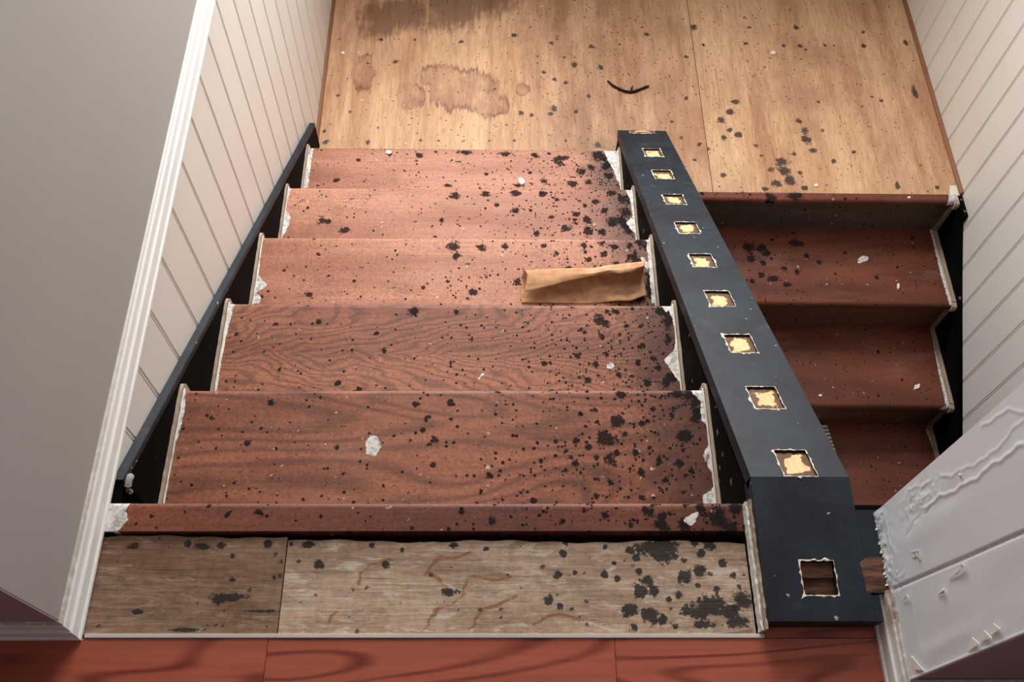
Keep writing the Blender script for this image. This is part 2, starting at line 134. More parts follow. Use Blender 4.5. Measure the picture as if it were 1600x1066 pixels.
def stair_wood(name, light, dark, ring=0.5, ringn=26.0, dirt=1.0, stretch=(1.1, 5.0, 5.0), cath=False):
    b = NB(name); raw = b.co(); co = b.co(9.0)
    big = b.noise(b.vmul(co, (0.9, 5, 5)), 1.6, 3)
    fib = b.noise(b.vmul(co, (7, 170, 170)), 1.0, 3, 0.6)
    mot = b.noise(co, 150, 3, 0.7)
    cn = b.noise(b.vmul(co, stretch), 1.0, 1.5, 0.4, 0.3)
    if cath:            # nested arrow-head grain, pointing along the tread
        sx = b.n('ShaderNodeSeparateXYZ'); b.L.new(raw, sx.inputs[0])
        yy = b.math('ABSOLUTE', b.math('SUBTRACT', sx.outputs[1], b.math('ADD', 0.02, b.math('MULTIPLY', b.math('SUBTRACT', b.noise(b.vmul(raw, (3, 1, 1)), 1.0, 2), 0.5), 0.16))))
        cn = b.math('ADD', b.math('ADD', b.math('MULTIPLY', sx.outputs[0], -1.5), b.math('MULTIPLY', b.math('POWER', yy, 0.8), 3.4)), b.math('ADD', b.math('MULTIPLY', b.noise(b.vmul(co, (5, 16, 1)), 1.0, 2), 0.55), b.math('MULTIPLY', b.noise(b.vmul(co, (30, 60, 1)), 1.0, 2), 0.06)))
    fr = b.math('FRACT', b.math('MULTIPLY', cn, ringn))
    rg = b.rng(b.math('ABSOLUTE', b.math('SUBTRACT', fr, 0.5)), 0.0, 0.36, 1.0, 0.0)
    col = b.mix(b.rng(big, 0.3, 0.72), light, dark)
    col = b.scale(col, b.rng(rg, 0.0, 1.0, 1.06, 1.06 - 0.55 * ring, smooth=False))
    col = b.scale(col, b.rng(fib, 0.25, 0.75, 0.82, 1.15, smooth=False))
    col = b.scale(col, b.rng(mot, 0.3, 0.7, 1 - 0.34 * dirt, 1 + 0.26 * dirt, smooth=False))
    smu = b.math('MULTIPLY', b.rng(b.noise(co, 9, 5, 0.7), 0.45, 0.75), b.rng(b.noise(co, 240, 2, 0.6), 0.42, 0.62))
    col = b.mix(b.math('MULTIPLY', smu, 0.55 * dirt), col, (0.035, 0.022, 0.016))
    worn = b.noise(b.vmul(co, (2, 6, 6)), 2.2, 3)
    col = b.mix(b.rng(worn, 0.55, 0.8, 0, 0.22), col, lin(178, 132, 112))
    dens = b.attr('dens')
    wet = b.rng(b.math('ADD', b.attr('wet'), b.math('MULTIPLY', b.math('SUBTRACT', b.noise(co, 17, 4, 0.65), 0.5), 0.7)), 0.3, 0.95, 0, 0.72)
    col = b.mix(wet, col, lin(62, 26, 15))
    spk1 = b.math('MULTIPLY', specks(b, co, 150, b.math('MULTIPLY', dens, 0.95), 0.62), 0.92)
    spk2 = b.math('MULTIPLY', specks(b, co, 62, b.math('MULTIPLY', dens, 0.34), 0.5), 0.92)
    col = b.mix(spk1, col, (0.014, 0.012, 0.011)); col = b.mix(spk2, col, (0.014, 0.012, 0.011))
    col = b.mix(b.math('MULTIPLY', specks(b, b.vadd(co, (3.1, 1.7, 0)), 55, 0.22, 0.22), 0.7), col, lin(215, 195, 175))
    n2 = b.noise(co, 95, 4, 0.65)
    n3 = b.noise(co, 46, 2, 0.5); n4 = b.noise(co, 170, 5, 0.75)
    nn = b.math('ADD', b.math('MULTIPLY', b.math('SUBTRACT', n4, 0.5), 2.6), b.math('MULTIPLY', b.math('SUBTRACT', n3, 0.5), 1.7))
    mold = b.rng(b.math('ADD', b.attr('mold'), nn), -0.02, 0.3, 0, 0.92)
    col = b.mix(mold, col, b.mix(n2, (0.008, 0.008, 0.009), (0.022, 0.021, 0.021)))
    paint = b.rng(b.math('ADD', b.attr('paint'), b.math('MULTIPLY', b.math('SUBTRACT', n2, 0.5), 1.6)), -0.08, 0.14)
    col = b.mix(paint, col, b.mix(b.rng(n2, 0.35, 0.6), lin(165, 160, 155), lin(225, 221, 214)))
    b.bump(b.math('ADD', b.math('MULTIPLY', fib, 0.4), b.math('ADD', b.math('MULTIPLY', mot, 0.5), b.math('MULTIPLY', paint, 1.2))), 0.35, 0.0015)
    mold = b.math('MAXIMUM', mold, b.math('MAXIMUM', spk1, spk2))
    rough = b.math('MAXIMUM', b.rng(mot, 0.3, 0.7, 0.46, 0.64, smooth=False), b.math('MULTIPLY', mold, 0.95))
    b.L.new(b.rng(mold, 0, 1, 0.4, 0.02, smooth=False), b.b.inputs['Specular IOR Level'])
    s_ = b.out(col, rough, 0.4); return s_

def ply_mat(name):
    b = NB(name); co = b.co(5.0)
    big = b.noise(b.vmul(co, (6, 0.9, 6)), 1.3, 4, 0.6, 0.4)
    fib = b.noise(b.vmul(co, (140, 16, 150)), 1.0, 4, 0.7)
    fl = b.noise(b.vmul(co, (45, 2.2, 45)), 1.0, 4, 0.6, 0.5)
    col = b.mix(b.rng(big, 0.32, 0.7), lin(226, 184, 144), lin(190, 142, 106))
    col = b.mix(b.rng(fl, 0.5, 0.75, 0, 0.4), col, lin(150, 102, 68))
    col = b.scale(col, b.rng(fib, 0.28, 0.72, 0.74, 1.16, smooth=False))
    dust = b.noise(co, 3.2, 4, 0.6)
    col = b.mix(b.rng(dust, 0.5, 0.75, 0, 0.4), col, lin(140, 100, 74))
    # water stains: browner, with a darker tide line that follows the grain
    gn = b.noise(b.vmul(co, (75, 9, 60)), 1.0, 4, 0.65)
    lo = b.noise(co, 14, 3, 0.6)
    stf = b.math('ADD', b.attr('stain'), b.math('ADD', b.math('MULTIPLY', b.math('SUBTRACT', gn, 0.5), 1.1), b.math('MULTIPLY', b.math('SUBTRACT', lo, 0.5), 0.7)))
    inside = b.rng(stf, -0.03, 0.16)
    edge = b.math('MULTIPLY', b.math('MULTIPLY', inside, b.rng(stf, 0.06, 0.4, 1.0, 0.0)), b.rng(b.noise(co, 11, 2), 0.38, 0.62))
    col = b.mix(b.math('MULTIPLY', b.rng(b.attr('dens'), 0.3, 0.85), b.rng(b.noise(b.vmul(co, (9, 3, 1)), 1.5, 4, 0.65), 0.3, 0.7, 0.25, 0.75)), col, lin(134, 94, 66))
    col = b.mix(b.math('MULTIPLY', inside, b.rng(b.noise(co, 9, 3, 0.6), 0.3, 0.65, 0.1, 0.5)), col, lin(140, 92, 70))
    col = b.mix(b.math('MULTIPLY', edge, 0.8), col, lin(96, 54, 38))
    st2 = b.rng(b.math('ADD', b.attr('stain2'), b.math('ADD', b.math('MULTIPLY', b.math('SUBTRACT', gn, 0.5), 1.3), b.math('MULTIPLY', b.math('SUBTRACT', lo, 0.5), 1.0))), -0.15, 0.55, 0, 0.72)
    col = b.mix(st2, col, lin(96, 62, 46))
    dens = b.attr('dens')
    for sc, dn, r0, cc in ((42, 0.20, 0.34, (0.035, 0.022, 0.016)), (85, 0.22, 0.42, (0.05, 0.028, 0.018)), (140, 0.7, 0.5, (0.07, 0.036, 0.022))):
        col = b.mix(b.math('MULTIPLY', specks(b, co, sc, b.math('MULTIPLY', dens, dn), r0), 0.8), col, cc)
    col = b.mix(b.math('MULTIPLY', specks(b, b.vadd(co, (2.3, 0.7, 0)), 30, 0.10, 0.16), 0.8), col, lin(225, 210, 190))
    n2 = b.noise(co, 80, 4, 0.65); n3 = b.noise(co, 40, 2); n4 = b.noise(co, 150, 5, 0.75)
    nn = b.math('ADD', b.math('MULTIPLY', b.math('SUBTRACT', n4, 0.5), 3.2), b.math('MULTIPLY', b.math('SUBTRACT', n3, 0.5), 2.2))
    mold = b.rng(b.math('ADD', b.attr('mold'), nn), -0.2, 0.22, 0, 0.9)
    col = b.mix(mold, col, (0.018, 0.015, 0.014))
    paint = b.rng(b.math('ADD', b.attr('paint'), b.math('MULTIPLY', b.math('SUBTRACT', n2, 0.5), 1.6)), -0.08, 0.14)
    col = b.mix(paint, col, lin(232, 226, 216))
    b.bump(b.math('ADD', fib, b.math('MULTIPLY', fl, 0.6)), 0.25, 0.001)
    return b.out(col, 0.55, 0.4)

def board_mat(name, c1, c2, vein=True):
    b = NB(name); co = b.co(3.0)
    big = b.noise(b.vmul(co, (2.5, 9, 9)), 1.5, 4, 0.6, 0.5)
    fib = b.noise(b.vmul(co, (10, 190, 190)), 1.0, 4, 0.65)
    mot = b.noise(co, 60, 5, 0.7)
    col = b.mix(b.rng(big, 0.3, 0.7), c1, c2)
    col = b.scale(col, b.rng(fib, 0.25, 0.75, 0.72, 1.18, smooth=False))
    col = b.scale(col, b.rng(mot, 0.3, 0.72, 0.72, 1.2, smooth=False))
    pale = b.noise(b.vmul(co, (18, 60, 60)), 1.0, 4, 0.7, 1.0)
    col = b.mix(b.rng(pale, 0.52, 0.68, 0, 0.7 if vein else 0.22), col, lin(214, 202, 184))
    crack = b.noise(b.vmul(co, (3.5, 120, 120)), 1.0, 2, 0.5)
    col = b.mix(b.rng(crack, 0.68, 0.74, 0, 0.5), col, lin(58, 42, 32))
    if vein:
        vn = b.rng(b.math('ADD', b.attr('vein'), b.math('MULTIPLY', b.math('SUBTRACT', mot, 0.5), 3.2)), 0.1, 0.9, 0, 0.75)
        col = b.mix(vn, col, lin(134, 80, 42))
    dens = b.attr('dens')
    col = b.mix(b.math('MULTIPLY', specks(b, co, 90, b.math('MULTIPLY', dens, 0.7), 0.45), 0.8), col, (0.03, 0.024, 0.02))
    n2 = b.noise(co, 95, 4, 0.65); n3 = b.noise(co, 46, 2); n4 = b.noise(co, 170, 5, 0.75)
    nn = b.math('ADD', b.math('MULTIPLY', b.math('SUBTRACT', n4, 0.5), 2.4), b.math('MULTIPLY', b.math('SUBTRACT', n3, 0.5), 1.5))
    mold = b.rng(b.math('ADD', b.attr('mold'), nn), 0.02, 0.26, 0, 0.92)
    col = b.mix(mold, col, (0.016, 0.017, 0.018))
    paint = b.rng(b.math('ADD', b.attr('paint'), b.math('MULTIPLY', b.math('SUBTRACT', n2, 0.5), 1.6)), -0.08, 0.14)
    col = b.mix(paint, col, lin(218, 214, 206))
    b.bump(b.math('ADD', fib, b.math('MULTIPLY', mot, 0.8)), 0.5, 0.002)
    return b.out(col, 0.8, 0.25)

def painted(name, c, var=0.06, rough=0.5, spec=0.4, bump=0.15, chips=None, bs=40):
    b = NB(name); co = b.co(4.0)
    n1 = b.noise(co, 2.5, 3, 0.6); n2 = b.noise(co, bs, 4, 0.6)
    col = b.scale(c, b.rng(n1, 0.3, 0.7, 1 - var, 1 + var, smooth=False))
    if chips:
        m = specks(b, co, chips[0], chips[1], 0.4)
        col = b.mix(m, col, chips[2])
    b.bump(n2, bump, 0.001)
    return b.out(col, rough, spec)

def trim_mat(name):
    b = NB(name); co = b.co(4.0)
    n1 = b.noise(b.vmul(co, (30, 3, 30)), 1.0, 4, 0.65); n2 = b.noise(co, 70, 4, 0.6)
    col = b.mix(b.rng(n1, 0.5, 0.8, 0, 0.5), lin(234, 233, 229), lin(206, 200, 192))
    d = b.attr('dirt')
    col = b.mix(b.math('MULTIPLY', d, b.rng(n2, 0.3, 0.6, 0.3, 1.0)), col, lin(150, 122, 100))
    b.bump(n2, 0.3, 0.001)
    return b.out(col, 0.5, 0.4)

def black_paint(name):
    b = NB(name); co = b.co(4.0)
    n1 = b.noise(co, 9, 4, 0.6); n2 = b.noise(co, 60, 4, 0.65)
    col = b.mix(b.rng(n1, 0.3, 0.7), lin(18, 24, 31), lin(31, 40, 50))
    col = b.mix(b.rng(b.noise(b.vadd(co, (1.3, 4, 2)), 13, 5, 0.7), 0.56, 0.78, 0, 0.35), col, lin(90, 90, 90))
    col = b.mix(specks(b, co, 60, 0.3, 0.20), col, lin(170, 165, 155))
    b.bump(n2, 0.18, 0.001)
    return b.out(col, b.rng(n2, 0.3, 0.7, 0.46, 0.62, smooth=False), 0.38)

def laminate(name):
    b = NB(name); co = b.co(13.0)
    cn = b.noise(b.vmul(co, (1.5, 8.5, 1)), 1.0, 1.0, 0.4, 0.35)
    fr = b.math('FRACT', b.math('MULTIPLY', cn, 11.0))
    rg = b.rng(b.math('ABSOLUTE', b.math('SUBTRACT', fr, 0.5)), 0.0, 0.26, 1.0, 0.0)
    rg = b.math('MULTIPLY', rg, b.rng(b.noise(b.vmul(co, (3, 40, 1)), 1.0, 3), 0.3, 0.7, 0.6, 1.0))
    fib = b.noise(b.vmul(co, (6, 140, 1)), 1.0, 3)
    col = b.mix(rg, lin(176, 92, 70), lin(118, 48, 36))
    col = b.scale(col, b.rng(fib, 0.3, 0.7, 0.88, 1.1, smooth=False))
    col = b.scale(col, b.rng(b.n('ShaderNodeObjectInfo').outputs['Random'], 0, 1, 0.92, 1.1, smooth=False))
    return b.out(col, 0.38, 0.45)

M = {}
A_, B_ = lin(176, 104, 78), lin(132, 70, 50)
M['tread_grain'] = stair_wood('oak_veneer_strong_grain', lin(156, 97, 70), lin(122, 68, 47), 0.75, 22.0)
M['tread_cath'] = stair_wood('oak_veneer_cathedral_grain', lin(162, 103, 76), lin(132, 77, 55), 0.8, 11.0, cath=True)
M['tread_plain'] = stair_wood('oak_veneer_worn', lin(188, 130, 102), lin(152, 92, 68), 0.12, 20.0)
M['tread_low_shade'] = stair_wood('oak_veneer_lower_shade_tint', lin(118, 63, 42), lin(86, 41, 27), 0.15, 14.0, 0.6)  # same wood as above, darkened: shade of the lower flight put into the colour
M['nosing'] = stair_wood('oak_nosing', lin(134, 74, 53), lin(102, 51, 36), 0.1, 14.0)
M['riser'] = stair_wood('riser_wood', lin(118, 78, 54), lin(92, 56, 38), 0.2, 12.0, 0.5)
M['riser_raw'] = stair_wood('riser_bare_ply', lin(96, 82, 66), lin(72, 60, 48), 0.1, 12.0, 0.5)
M['ply'] = ply_mat('landing_plywood')
M['board_l'] = board_mat('bare_board_brown', lin(158, 128, 104), lin(124, 94, 72), False)
M['board_r'] = board_mat('bare_board_grey', lin(202, 176, 152), lin(162, 134, 110), True)
M['white'] = painted('white_paint', lin(222, 219, 213), 0.03, 0.5)
M['bead'] = painted('white_beadboard_paint', lin(224, 220, 212), 0.03, 0.42, 0.4, 0.06, (14, 0.02, lin(120, 90, 70)))
M['wall_up'] = painted('grey_white_plaster', lin(168, 164, 159), 0.03, 0.8, 0.2, 0.1)
M['far'] = painted('far_wall_dark_low_bounce', lin(96, 82, 72), 0.04, 0.8, 0.2, 0.1)  # out-of-view wall, coloured dark to cut bounce onto the landing
M['mauve'] = painted('mauve_wall_paint', lin(172, 156, 163), 0.03, 0.8, 0.2, 0.1)
M['plaster'] = painted('white_skim_plaster', lin(222, 226, 231), 0.03, 0.5, 0.4, 0.25, None, 26)
M['trim'] = trim_mat('old_white_gloss')
M['black'] = black_paint('black_gloss')
M['soot'] = painted('black_string_paint', lin(8, 7, 7), 0.2, 0.75, 0.05, 0.1, (60, 0.15, lin(120, 110, 100)))
M['laminate'] = laminate('red_laminate')
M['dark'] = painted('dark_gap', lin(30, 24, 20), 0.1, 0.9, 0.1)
M['quarter'] = painted('bare_quarter_round', lin(140, 98, 70), 0.15, 0.6, 0.3, 0.2)
M['strip'] = painted('raw_strip_edge', lin(168, 150, 130), 0.2, 0.7, 0.3, 0.3)
M['chip'] = painted('white_chip', lin(232, 228, 220), 0.04, 0.6)
M['rim'] = painted('chipped_paint_rim', lin(228, 216, 196), 0.15, 0.7, 0.3, 0.4, (300, 0.4, lin(120, 90, 60)))
M['metal'] = painted('pale_edging', lin(205, 198, 190), 0.12, 0.45, 0.5, 0.2)
M['ceil'] = painted('ceiling_grey_low_bounce', lin(128, 122, 120), 0.02, 0.9, 0.2)  # out-of-view ceiling, greyed to weaken its bounce light
M['lint'] = painted('grey_lint', lin(150, 145, 140), 0.2, 1.0, 0.1, 0.6)
M['twig'] = painted('dark_bark', lin(38, 26, 18), 0.3, 0.8, 0.2, 0.6)
M['brushback'] = painted('brown_back', lin(74, 36, 24), 0.1, 0.5)
b = NB('socket_wood'); co = b.co(6.0)
_n = b.noise(co, 42, 3, 0.55); _f = b.noise(b.vmul(co, (160, 30, 30)), 1, 2)
_edge = b.math('ADD', b.math('SUBTRACT', 1.0, b.attr('mid')), b.math('MULTIPLY', b.math('SUBTRACT', _n, 0.5), 1.7))
_c = b.scale(lin(238, 192, 142), b.rng(_f, 0.3, 0.7, 0.85, 1.1, smooth=False))
_c = b.mix(b.rng(_edge, 0.30, 0.46, 0, 0.92), _c, lin(74, 48, 32))
b.bump(_n, 0.6, 0.004); M['socket'] = b.out(_c, 0.7, 0.3)
b = NB('kraft_paper'); co = b.co(2.0)
_n = b.noise(co, 30, 4, 0.6); _f = b.noise(b.vmul(co, (12, 160, 160)), 1, 3)
_c = b.mix(b.rng(_n, 0.3, 0.7), lin(216, 172, 132), lin(186, 136, 98)); _c = b.scale(_c, b.rng(_f, 0.3, 0.7, 0.88, 1.08, smooth=False))
b.bump(_n, 0.4, 0.003); M['kraft'] = b.out(_c, 0.75, 0.2)
b = NB('hole_wood'); co = b.co(2.0)
_n = b.noise(b.vmul(co, (20, 90, 20)), 1, 4, 0.6); _c = b.mix(b.rng(_n, 0.35, 0.65), lin(74, 52, 42), lin(118, 82, 64)); b.bump(_n, 0.6, 0.004)
M['hole'] = b.out(_c, 0.8, 0.2)
b = NB('window_glass'); _g = b.n('ShaderNodeBsdfGlossy'); _g.inputs['Roughness'].default_value = 0.02
_t = b.n('ShaderNodeBsdfTransparent'); _m = b.n('ShaderNodeMixShader'); _m.inputs[0].default_value = 0.06
b.L.new(_t.outputs[0], _m.inputs[1]); b.L.new(_g.outputs[0], _m.inputs[2]); b.L.new(_m.outputs[0], b.N['Material Output'].inputs[0]); M['glass'] = b.m

# ------------------------------------------------------------------ object helpers
def world_loc(o):
    p = Vector((0, 0, 0))
    while o: p += o.location; o = o.parent
    return p
def link(name, me, mat, parent=None, origin=(0, 0, 0)):
    """link a mesh whose vertices are given in world space; its origin is put at `origin`"""
    o = bpy.data.objects.new(name, me); COL.objects.link(o)
    org = Vector(origin)
    if me.users == 1: me.transform(Matrix.Translation(-org))
    if mat is not None and not me.materials: me.materials.append(M[mat] if isinstance(mat, str) else mat)
    if parent: o.parent = parent; o.location = org - world_loc(parent)
    else: o.location = org
    return o
def tag(o, label, cat=None, group=None, kind=None):
    if label: o['label'] = label
    if cat: o['category'] = cat
    if group: o['group'] = group
    if kind: o['kind'] = kind
    return o
def empty(name, loc, label, cat, group=None):
    o = bpy.data.objects.new(name, None); COL.objects.link(o); o.location = loc; o.empty_display_size = 0.05
    return tag(o, label, cat, group)
def mesh(verts, faces, smooth=False):
    me = bpy.data.meshes.new('m'); me.from_pydata([tuple(map(float, v)) for v in verts], [], faces); me.update()
    if smooth: me.polygons.foreach_set('use_smooth', [True] * len(me.polygons))
    return me
def boxm(x0, x1, y0, y1, z0, z1, bev=0.0):
    bm = bmesh.new(); bmesh.ops.create_cube(bm, size=1.0)
    for v in bm.verts: v.co = Vector(((x0 + x1) / 2 + v.co.x * (x1 - x0), (y0 + y1) / 2 + v.co.y * (y1 - y0), (z0 + z1) / 2 + v.co.z * (z1 - z0)))
    if bev: bmesh.ops.bevel(bm, geom=bm.edges[:], offset=bev, segments=2, affect='EDGES', profile=0.6)
    me = bpy.data.meshes.new('m'); bm.to_mesh(me); bm.free(); return me
def box(name, x0, x1, y0, y1, z0, z1, mat, parent=None, bev=0.0):
    return link(name, boxm(x0, x1, y0, y1, z0, z1, bev), mat, parent, ((x0 + x1) / 2, (y0 + y1) / 2, z0))
def prism_x(poly_yz, x0, x1, bev=0.0):
    bm = bmesh.new(); n = len(poly_yz)
    a = [bm.verts.new((x0, y, z)) for y, z in poly_yz]; c = [bm.verts.new((x1, y, z)) for y, z in poly_yz]
    bm.faces.new(a[::-1]); bm.faces.new(c)
    for i in range(n): bm.faces.new((a[i], a[(i + 1) % n], c[(i + 1) % n], c[i]))
    bmesh.ops.recalc_face_normals(bm, faces=bm.faces[:])
    if bev: bmesh.ops.bevel(bm, geom=bm.edges[:], offset=bev, segments=2, affect='EDGES')
    me = bpy.data.meshes.new('m'); bm.to_mesh(me); bm.free(); return me
def gridmesh(P, closed=False, caps=False):
    """P: (n, m, 3) array of points -> quad grid; closed joins the last row of axis 0 to the first"""
    n, m, _ = P.shape
    me = bpy.data.meshes.new('m')
    rows = n if closed else n - 1
    i = np.arange(rows)[:, None]; j = np.arange(m - 1)[None, :]
    a = i * m + j; bq = ((i + 1) % n) * m + j
    q = np.stack([a, bq, bq + 1, a + 1], -1).reshape(-1, 4)
    faces = q.tolist()
    if caps: faces += [list(range(0, n * m, m)), list(range(m - 1, n * m, m))[::-1]]
    me.from_pydata(P.reshape(-1, 3).tolist(), [], faces); me.update()
    return me
def fix_normals(me):
    bm = bmesh.new(); bm.from_mesh(me); bmesh.ops.recalc_face_normals(bm, faces=bm.faces[:]); bm.to_mesh(me); bm.free()
def smooth_by(me, ang=0.6):
    me.polygons.foreach_set('use_smooth', [True] * len(me.polygons))
    try: me.set_sharp_from_angle(angle=ang)
    except Exception: pass
def set_attr(me, name, arr):
    a = me.attributes.new(name, 'FLOAT', 'POINT'); a.data.foreach_set('value', np.asarray(arr, dtype=np.float32).ravel())

def f_blob(lst, x, y):
    f = np.full(x.shape, -1.6)
    for (bx, by, rx, ry) in lst:
        d = 1.0 - np.sqrt(((x - bx) / max(rx, 1e-3)) ** 2 + ((y - by) / max(ry, 1e-3)) ** 2)
        f = np.maximum(f, d)
    return f
def f_seg(lst, x, y):
    best = np.full(x.shape, 9.0)
    for pl in lst:
        for (ax, ay), (bx, by) in zip(pl[:-1], pl[1:]):
            dx, dy = bx - ax, by - ay; L = dx * dx + dy * dy + 1e-12
            t = np.clip(((x - ax) * dx + (y - ay) * dy) / L, 0, 1)
            best = np.minimum(best, np.hypot(x - ax - t * dx, y - ay - t * dy))
    return best
def f_poly(lst, x, y, soft=0.005):
    f = np.full(x.shape, -2.0)
    for pl in lst:
        c = pl + [pl[0]]
        d = f_seg([c], x, y)
        ins = np.zeros(x.shape, bool)
        for (ax, ay), (bx, by) in zip(c[:-1], c[1:]):
            if ay == by: continue
            hit = ((ay > y) != (by > y)) & (x < (bx - ax) * (y - ay) / (by - ay) + ax)
            ins ^= hit
        f = np.maximum(f, np.where(ins, d, -d) / soft)
    return np.clip(f, -2, 2)
def surface_attrs(me, key, origin=(0, 0, 0), dens=None, extra=()):
    n = len(me.vertices); v = np.empty(n * 3, np.float32); me.vertices.foreach_get('co', v); v = v.reshape(-1, 3)
    x, y = v[:, 0].astype(float), v[:, 1].astype(float)
    keys = key if isinstance(key, tuple) else (key,)
    bl = sum((BLOBS.get(k, []) for k in keys), [])
    if keys[0] == 'll': bl = [(a, c, rx * .78, ry * .78) for a, c, rx, ry in bl]
    pn = sum((PAINT.get(k, []) for k in keys), [])
    stn = sum((STAINS.get(k, []) for k in keys), [])
    set_attr(me, 'mold', f_blob(bl, x, y)); set_attr(me, 'paint', f_poly(pn, x, y) if pn else np.full(n, -2.0))
    if stn: set_attr(me, 'stain', f_blob(stn[:4] + stn[8:], x, y)); set_attr(me, 'stain2', f_blob(stn[4:8], x, y))
    else: set_attr(me, 'stain', np.full(n, -2.0))
    set_attr(me, 'wet', np.clip((x - 0.80) / 0.2, 0, 1.2) if keys[0] in ('t1', 't2', 't3', 't4', 't5', 'n0') else np.zeros(n))
    set_attr(me, 'dens', dens(x, y) if dens else np.full(n, 0.3))
    if 'vein' in extra: set_attr(me, 'vein', 1 - f_seg(VEINS, x + .004 * np.sin(y * 140) + .002 * np.sin(y * 310 + x * 90), y + .003 * np.sin(x * 95)) / 0.0042)

def tread_mesh(x0, x1, yl, yr, ztop, depth, thick, sgn, r=0.011, nx=0.003, ny=0.0035):
    """a tread whose bull-nosed front edge runs from (x0, yl) to (x1, yr); sgn = +1 faces +Y"""
    k = max(3, int((depth - r) / ny))
    path = [(-depth + (depth - r) * i / k, 0.0) for i in range(k + 1)]
    for i in range(1, 7):
        a = math.pi / 2 * i / 6; path.append((-r + r * math.sin(a), -r + r * math.cos(a)))
    rb = min(r, thick - r)
    for i in range(1, 5):
        a = math.pi / 2 * i / 4; path.append((-rb + rb * math.cos(a), -thick + rb - rb * math.sin(a)))
    path.append((-depth, -thick))
    p = np.array(path); m = max(2, int((x1 - x0) / nx)); xs = np.linspace(x0, x1, m)
    fy = yl + (yr - yl) * (xs - x0) / (x1 - x0)
    P = np.empty((len(p), m, 3))
    P[:, :, 0] = xs[None, :]; P[:, :, 1] = fy[None, :] + sgn * p[:, 0][:, None]; P[:, :, 2] = ztop + p[:, 1][:, None]
    me = gridmesh(P, closed=True, caps=True); fix_normals(me); smooth_by(me)
    return me
def strip_mesh(path, x0, x1, up, wob=0.0, seed=0):
    """a narrow strip x0..x1 swept along a (y, z) path; `up` = its height to the left-hand normal of the path"""
    rr = random.Random(seed); p = np.array(path); n = len(p)
    t = np.gradient(p, axis=0); t /= np.linalg.norm(t, axis=1)[:, None]; nrm = np.stack([-t[:, 1], t[:, 0]], 1)
    P = np.empty((4, n, 3))
    for c, (xx, u) in enumerate(((x0, -0.002), (x1, -0.002), (x1, up), (x0, up))):
        for i in range(n):
            q = p[i] + nrm[i] * (u + (rr.uniform(-wob, wob) if u > 0 else 0)); P[c, i] = (xx + rr.uniform(-wob, wob) * 0.5, q[0], q[1])
    me = gridmesh(P, closed=True, caps=True); fix_normals(me); return me
def tube(pts, rad, seg=8, closed_ends=True):
    p = np.array(pts, float); n = len(p); rad = np.broadcast_to(np.array(rad, float), (n,))
    t = np.gradient(p, axis=0); t /= np.linalg.norm(t, axis=1)[:, None]
    ref = np.array((0.13, 0.21, 0.97)); a = np.cross(t, ref); a /= np.linalg.norm(a, axis=1)[:, None]; c = np.cross(t, a)
    P = np.empty((seg, n, 3))
    for i in range(seg):
        th = 2 * math.pi * i / seg; P[i] = p + (a * math.cos(th) + c * math.sin(th)) * rad[:, None]
    me = gridmesh(P, closed=True, caps=True); fix_normals(me); smooth_by(me, 1.0); return me
def chip_mesh(outline, z, h, curl=0.0, seed=0):
    """a flat irregular flake lying at height z, from an (x, y) outline; top domed by `curl`"""
    n = len(outline); o = np.array(outline); c = o.mean(0); rr = random.Random(seed)
    v = []; f = []
    for (x, y) in o: v.append((x, y, z + 0.0003 + rr.uniform(0, curl)))
    for (x, y) in (o - c) * 0.9 + c: v.append((x, y, z + h + rr.uniform(0, curl)))
    v.append((c[0], c[1], z + h + curl * 0.4))
    for i in range(n):
        j = (i + 1) % n; f += [(i, j, n + j, n + i), (n + i, n + j, 2 * n)]
    f.append(tuple(range(n))[::-1])
    return mesh(v, f)
def irregular(cx, cy, rx, ry, n=9, seed=0, rot=0.0):
    rr = random.Random(seed); out = []
    for i in range(n):
        a = 2 * math.pi * i / n; k = rr.uniform(0.65, 1.1); x, y = rx * k * math.cos(a), ry * k * math.sin(a)
        out.append((cx + x * math.cos(rot) - y * math.sin(rot), cy + x * math.sin(rot) + y * math.cos(rot)))
    return out

# ------------------------------------------------------------------ setting: floors
def dens_right(x, y): return 0.22 + 0.78 * np.clip((x - 0.45) / 0.5, 0, 1)
floor = tag(link('floor', boxm(-1.6, 3.0, -2.6, -0.2075, -0.14, -0.012), 'dark'), 'upper hall floor of red laminate planks', kind='structure')
row_y = -0.2145; rows = 8
pw = 0.192
cuts0 = [-1.6, -0.85, -0.28, 0.267, 0.794, 1.34, 1.9, 2.45, 3.0]
for rI in range(rows):
    off = 0.0 if rI == 0 else rnd.uniform(-0.25, 0.25)
    y1 = row_y - rI * pw; y0 = y1 - pw + 0.0006
    cs = [cuts0[0]] + [c + off for c in cuts0[1:-1]] + [cuts0[-1]]
    for a, c in zip(cs[:-1], cs[1:]):
        if y0 < -1.6: continue
        box('laminate_plank', a + 0.0003, c - 0.0003, y0, y1, -0.011, 0.0, 'laminate', floor, 0.0008)
box('subfloor', -0.026, 1.03, -0.2070, -0.021, -0.14, -0.030, 'dark', floor)
box('laminate_plank', 1.0265, 1.1985, -0.2140, -0.1980, -0.011, 0.0, 'laminate', floor, 0.0006)
# pale edging strip where the laminate stops
ed = strip_mesh([(-0.2140, 0.0), (-0.2085, 0.0)], 0, 1, 0.0) if False else boxm(-0.0085, 1.0255, -0.2142, -0.2078, -0.012, 0.0022, 0.0008)
link('edging_strip', ed, 'metal', floor, (0.5, -0.211, -0.012))
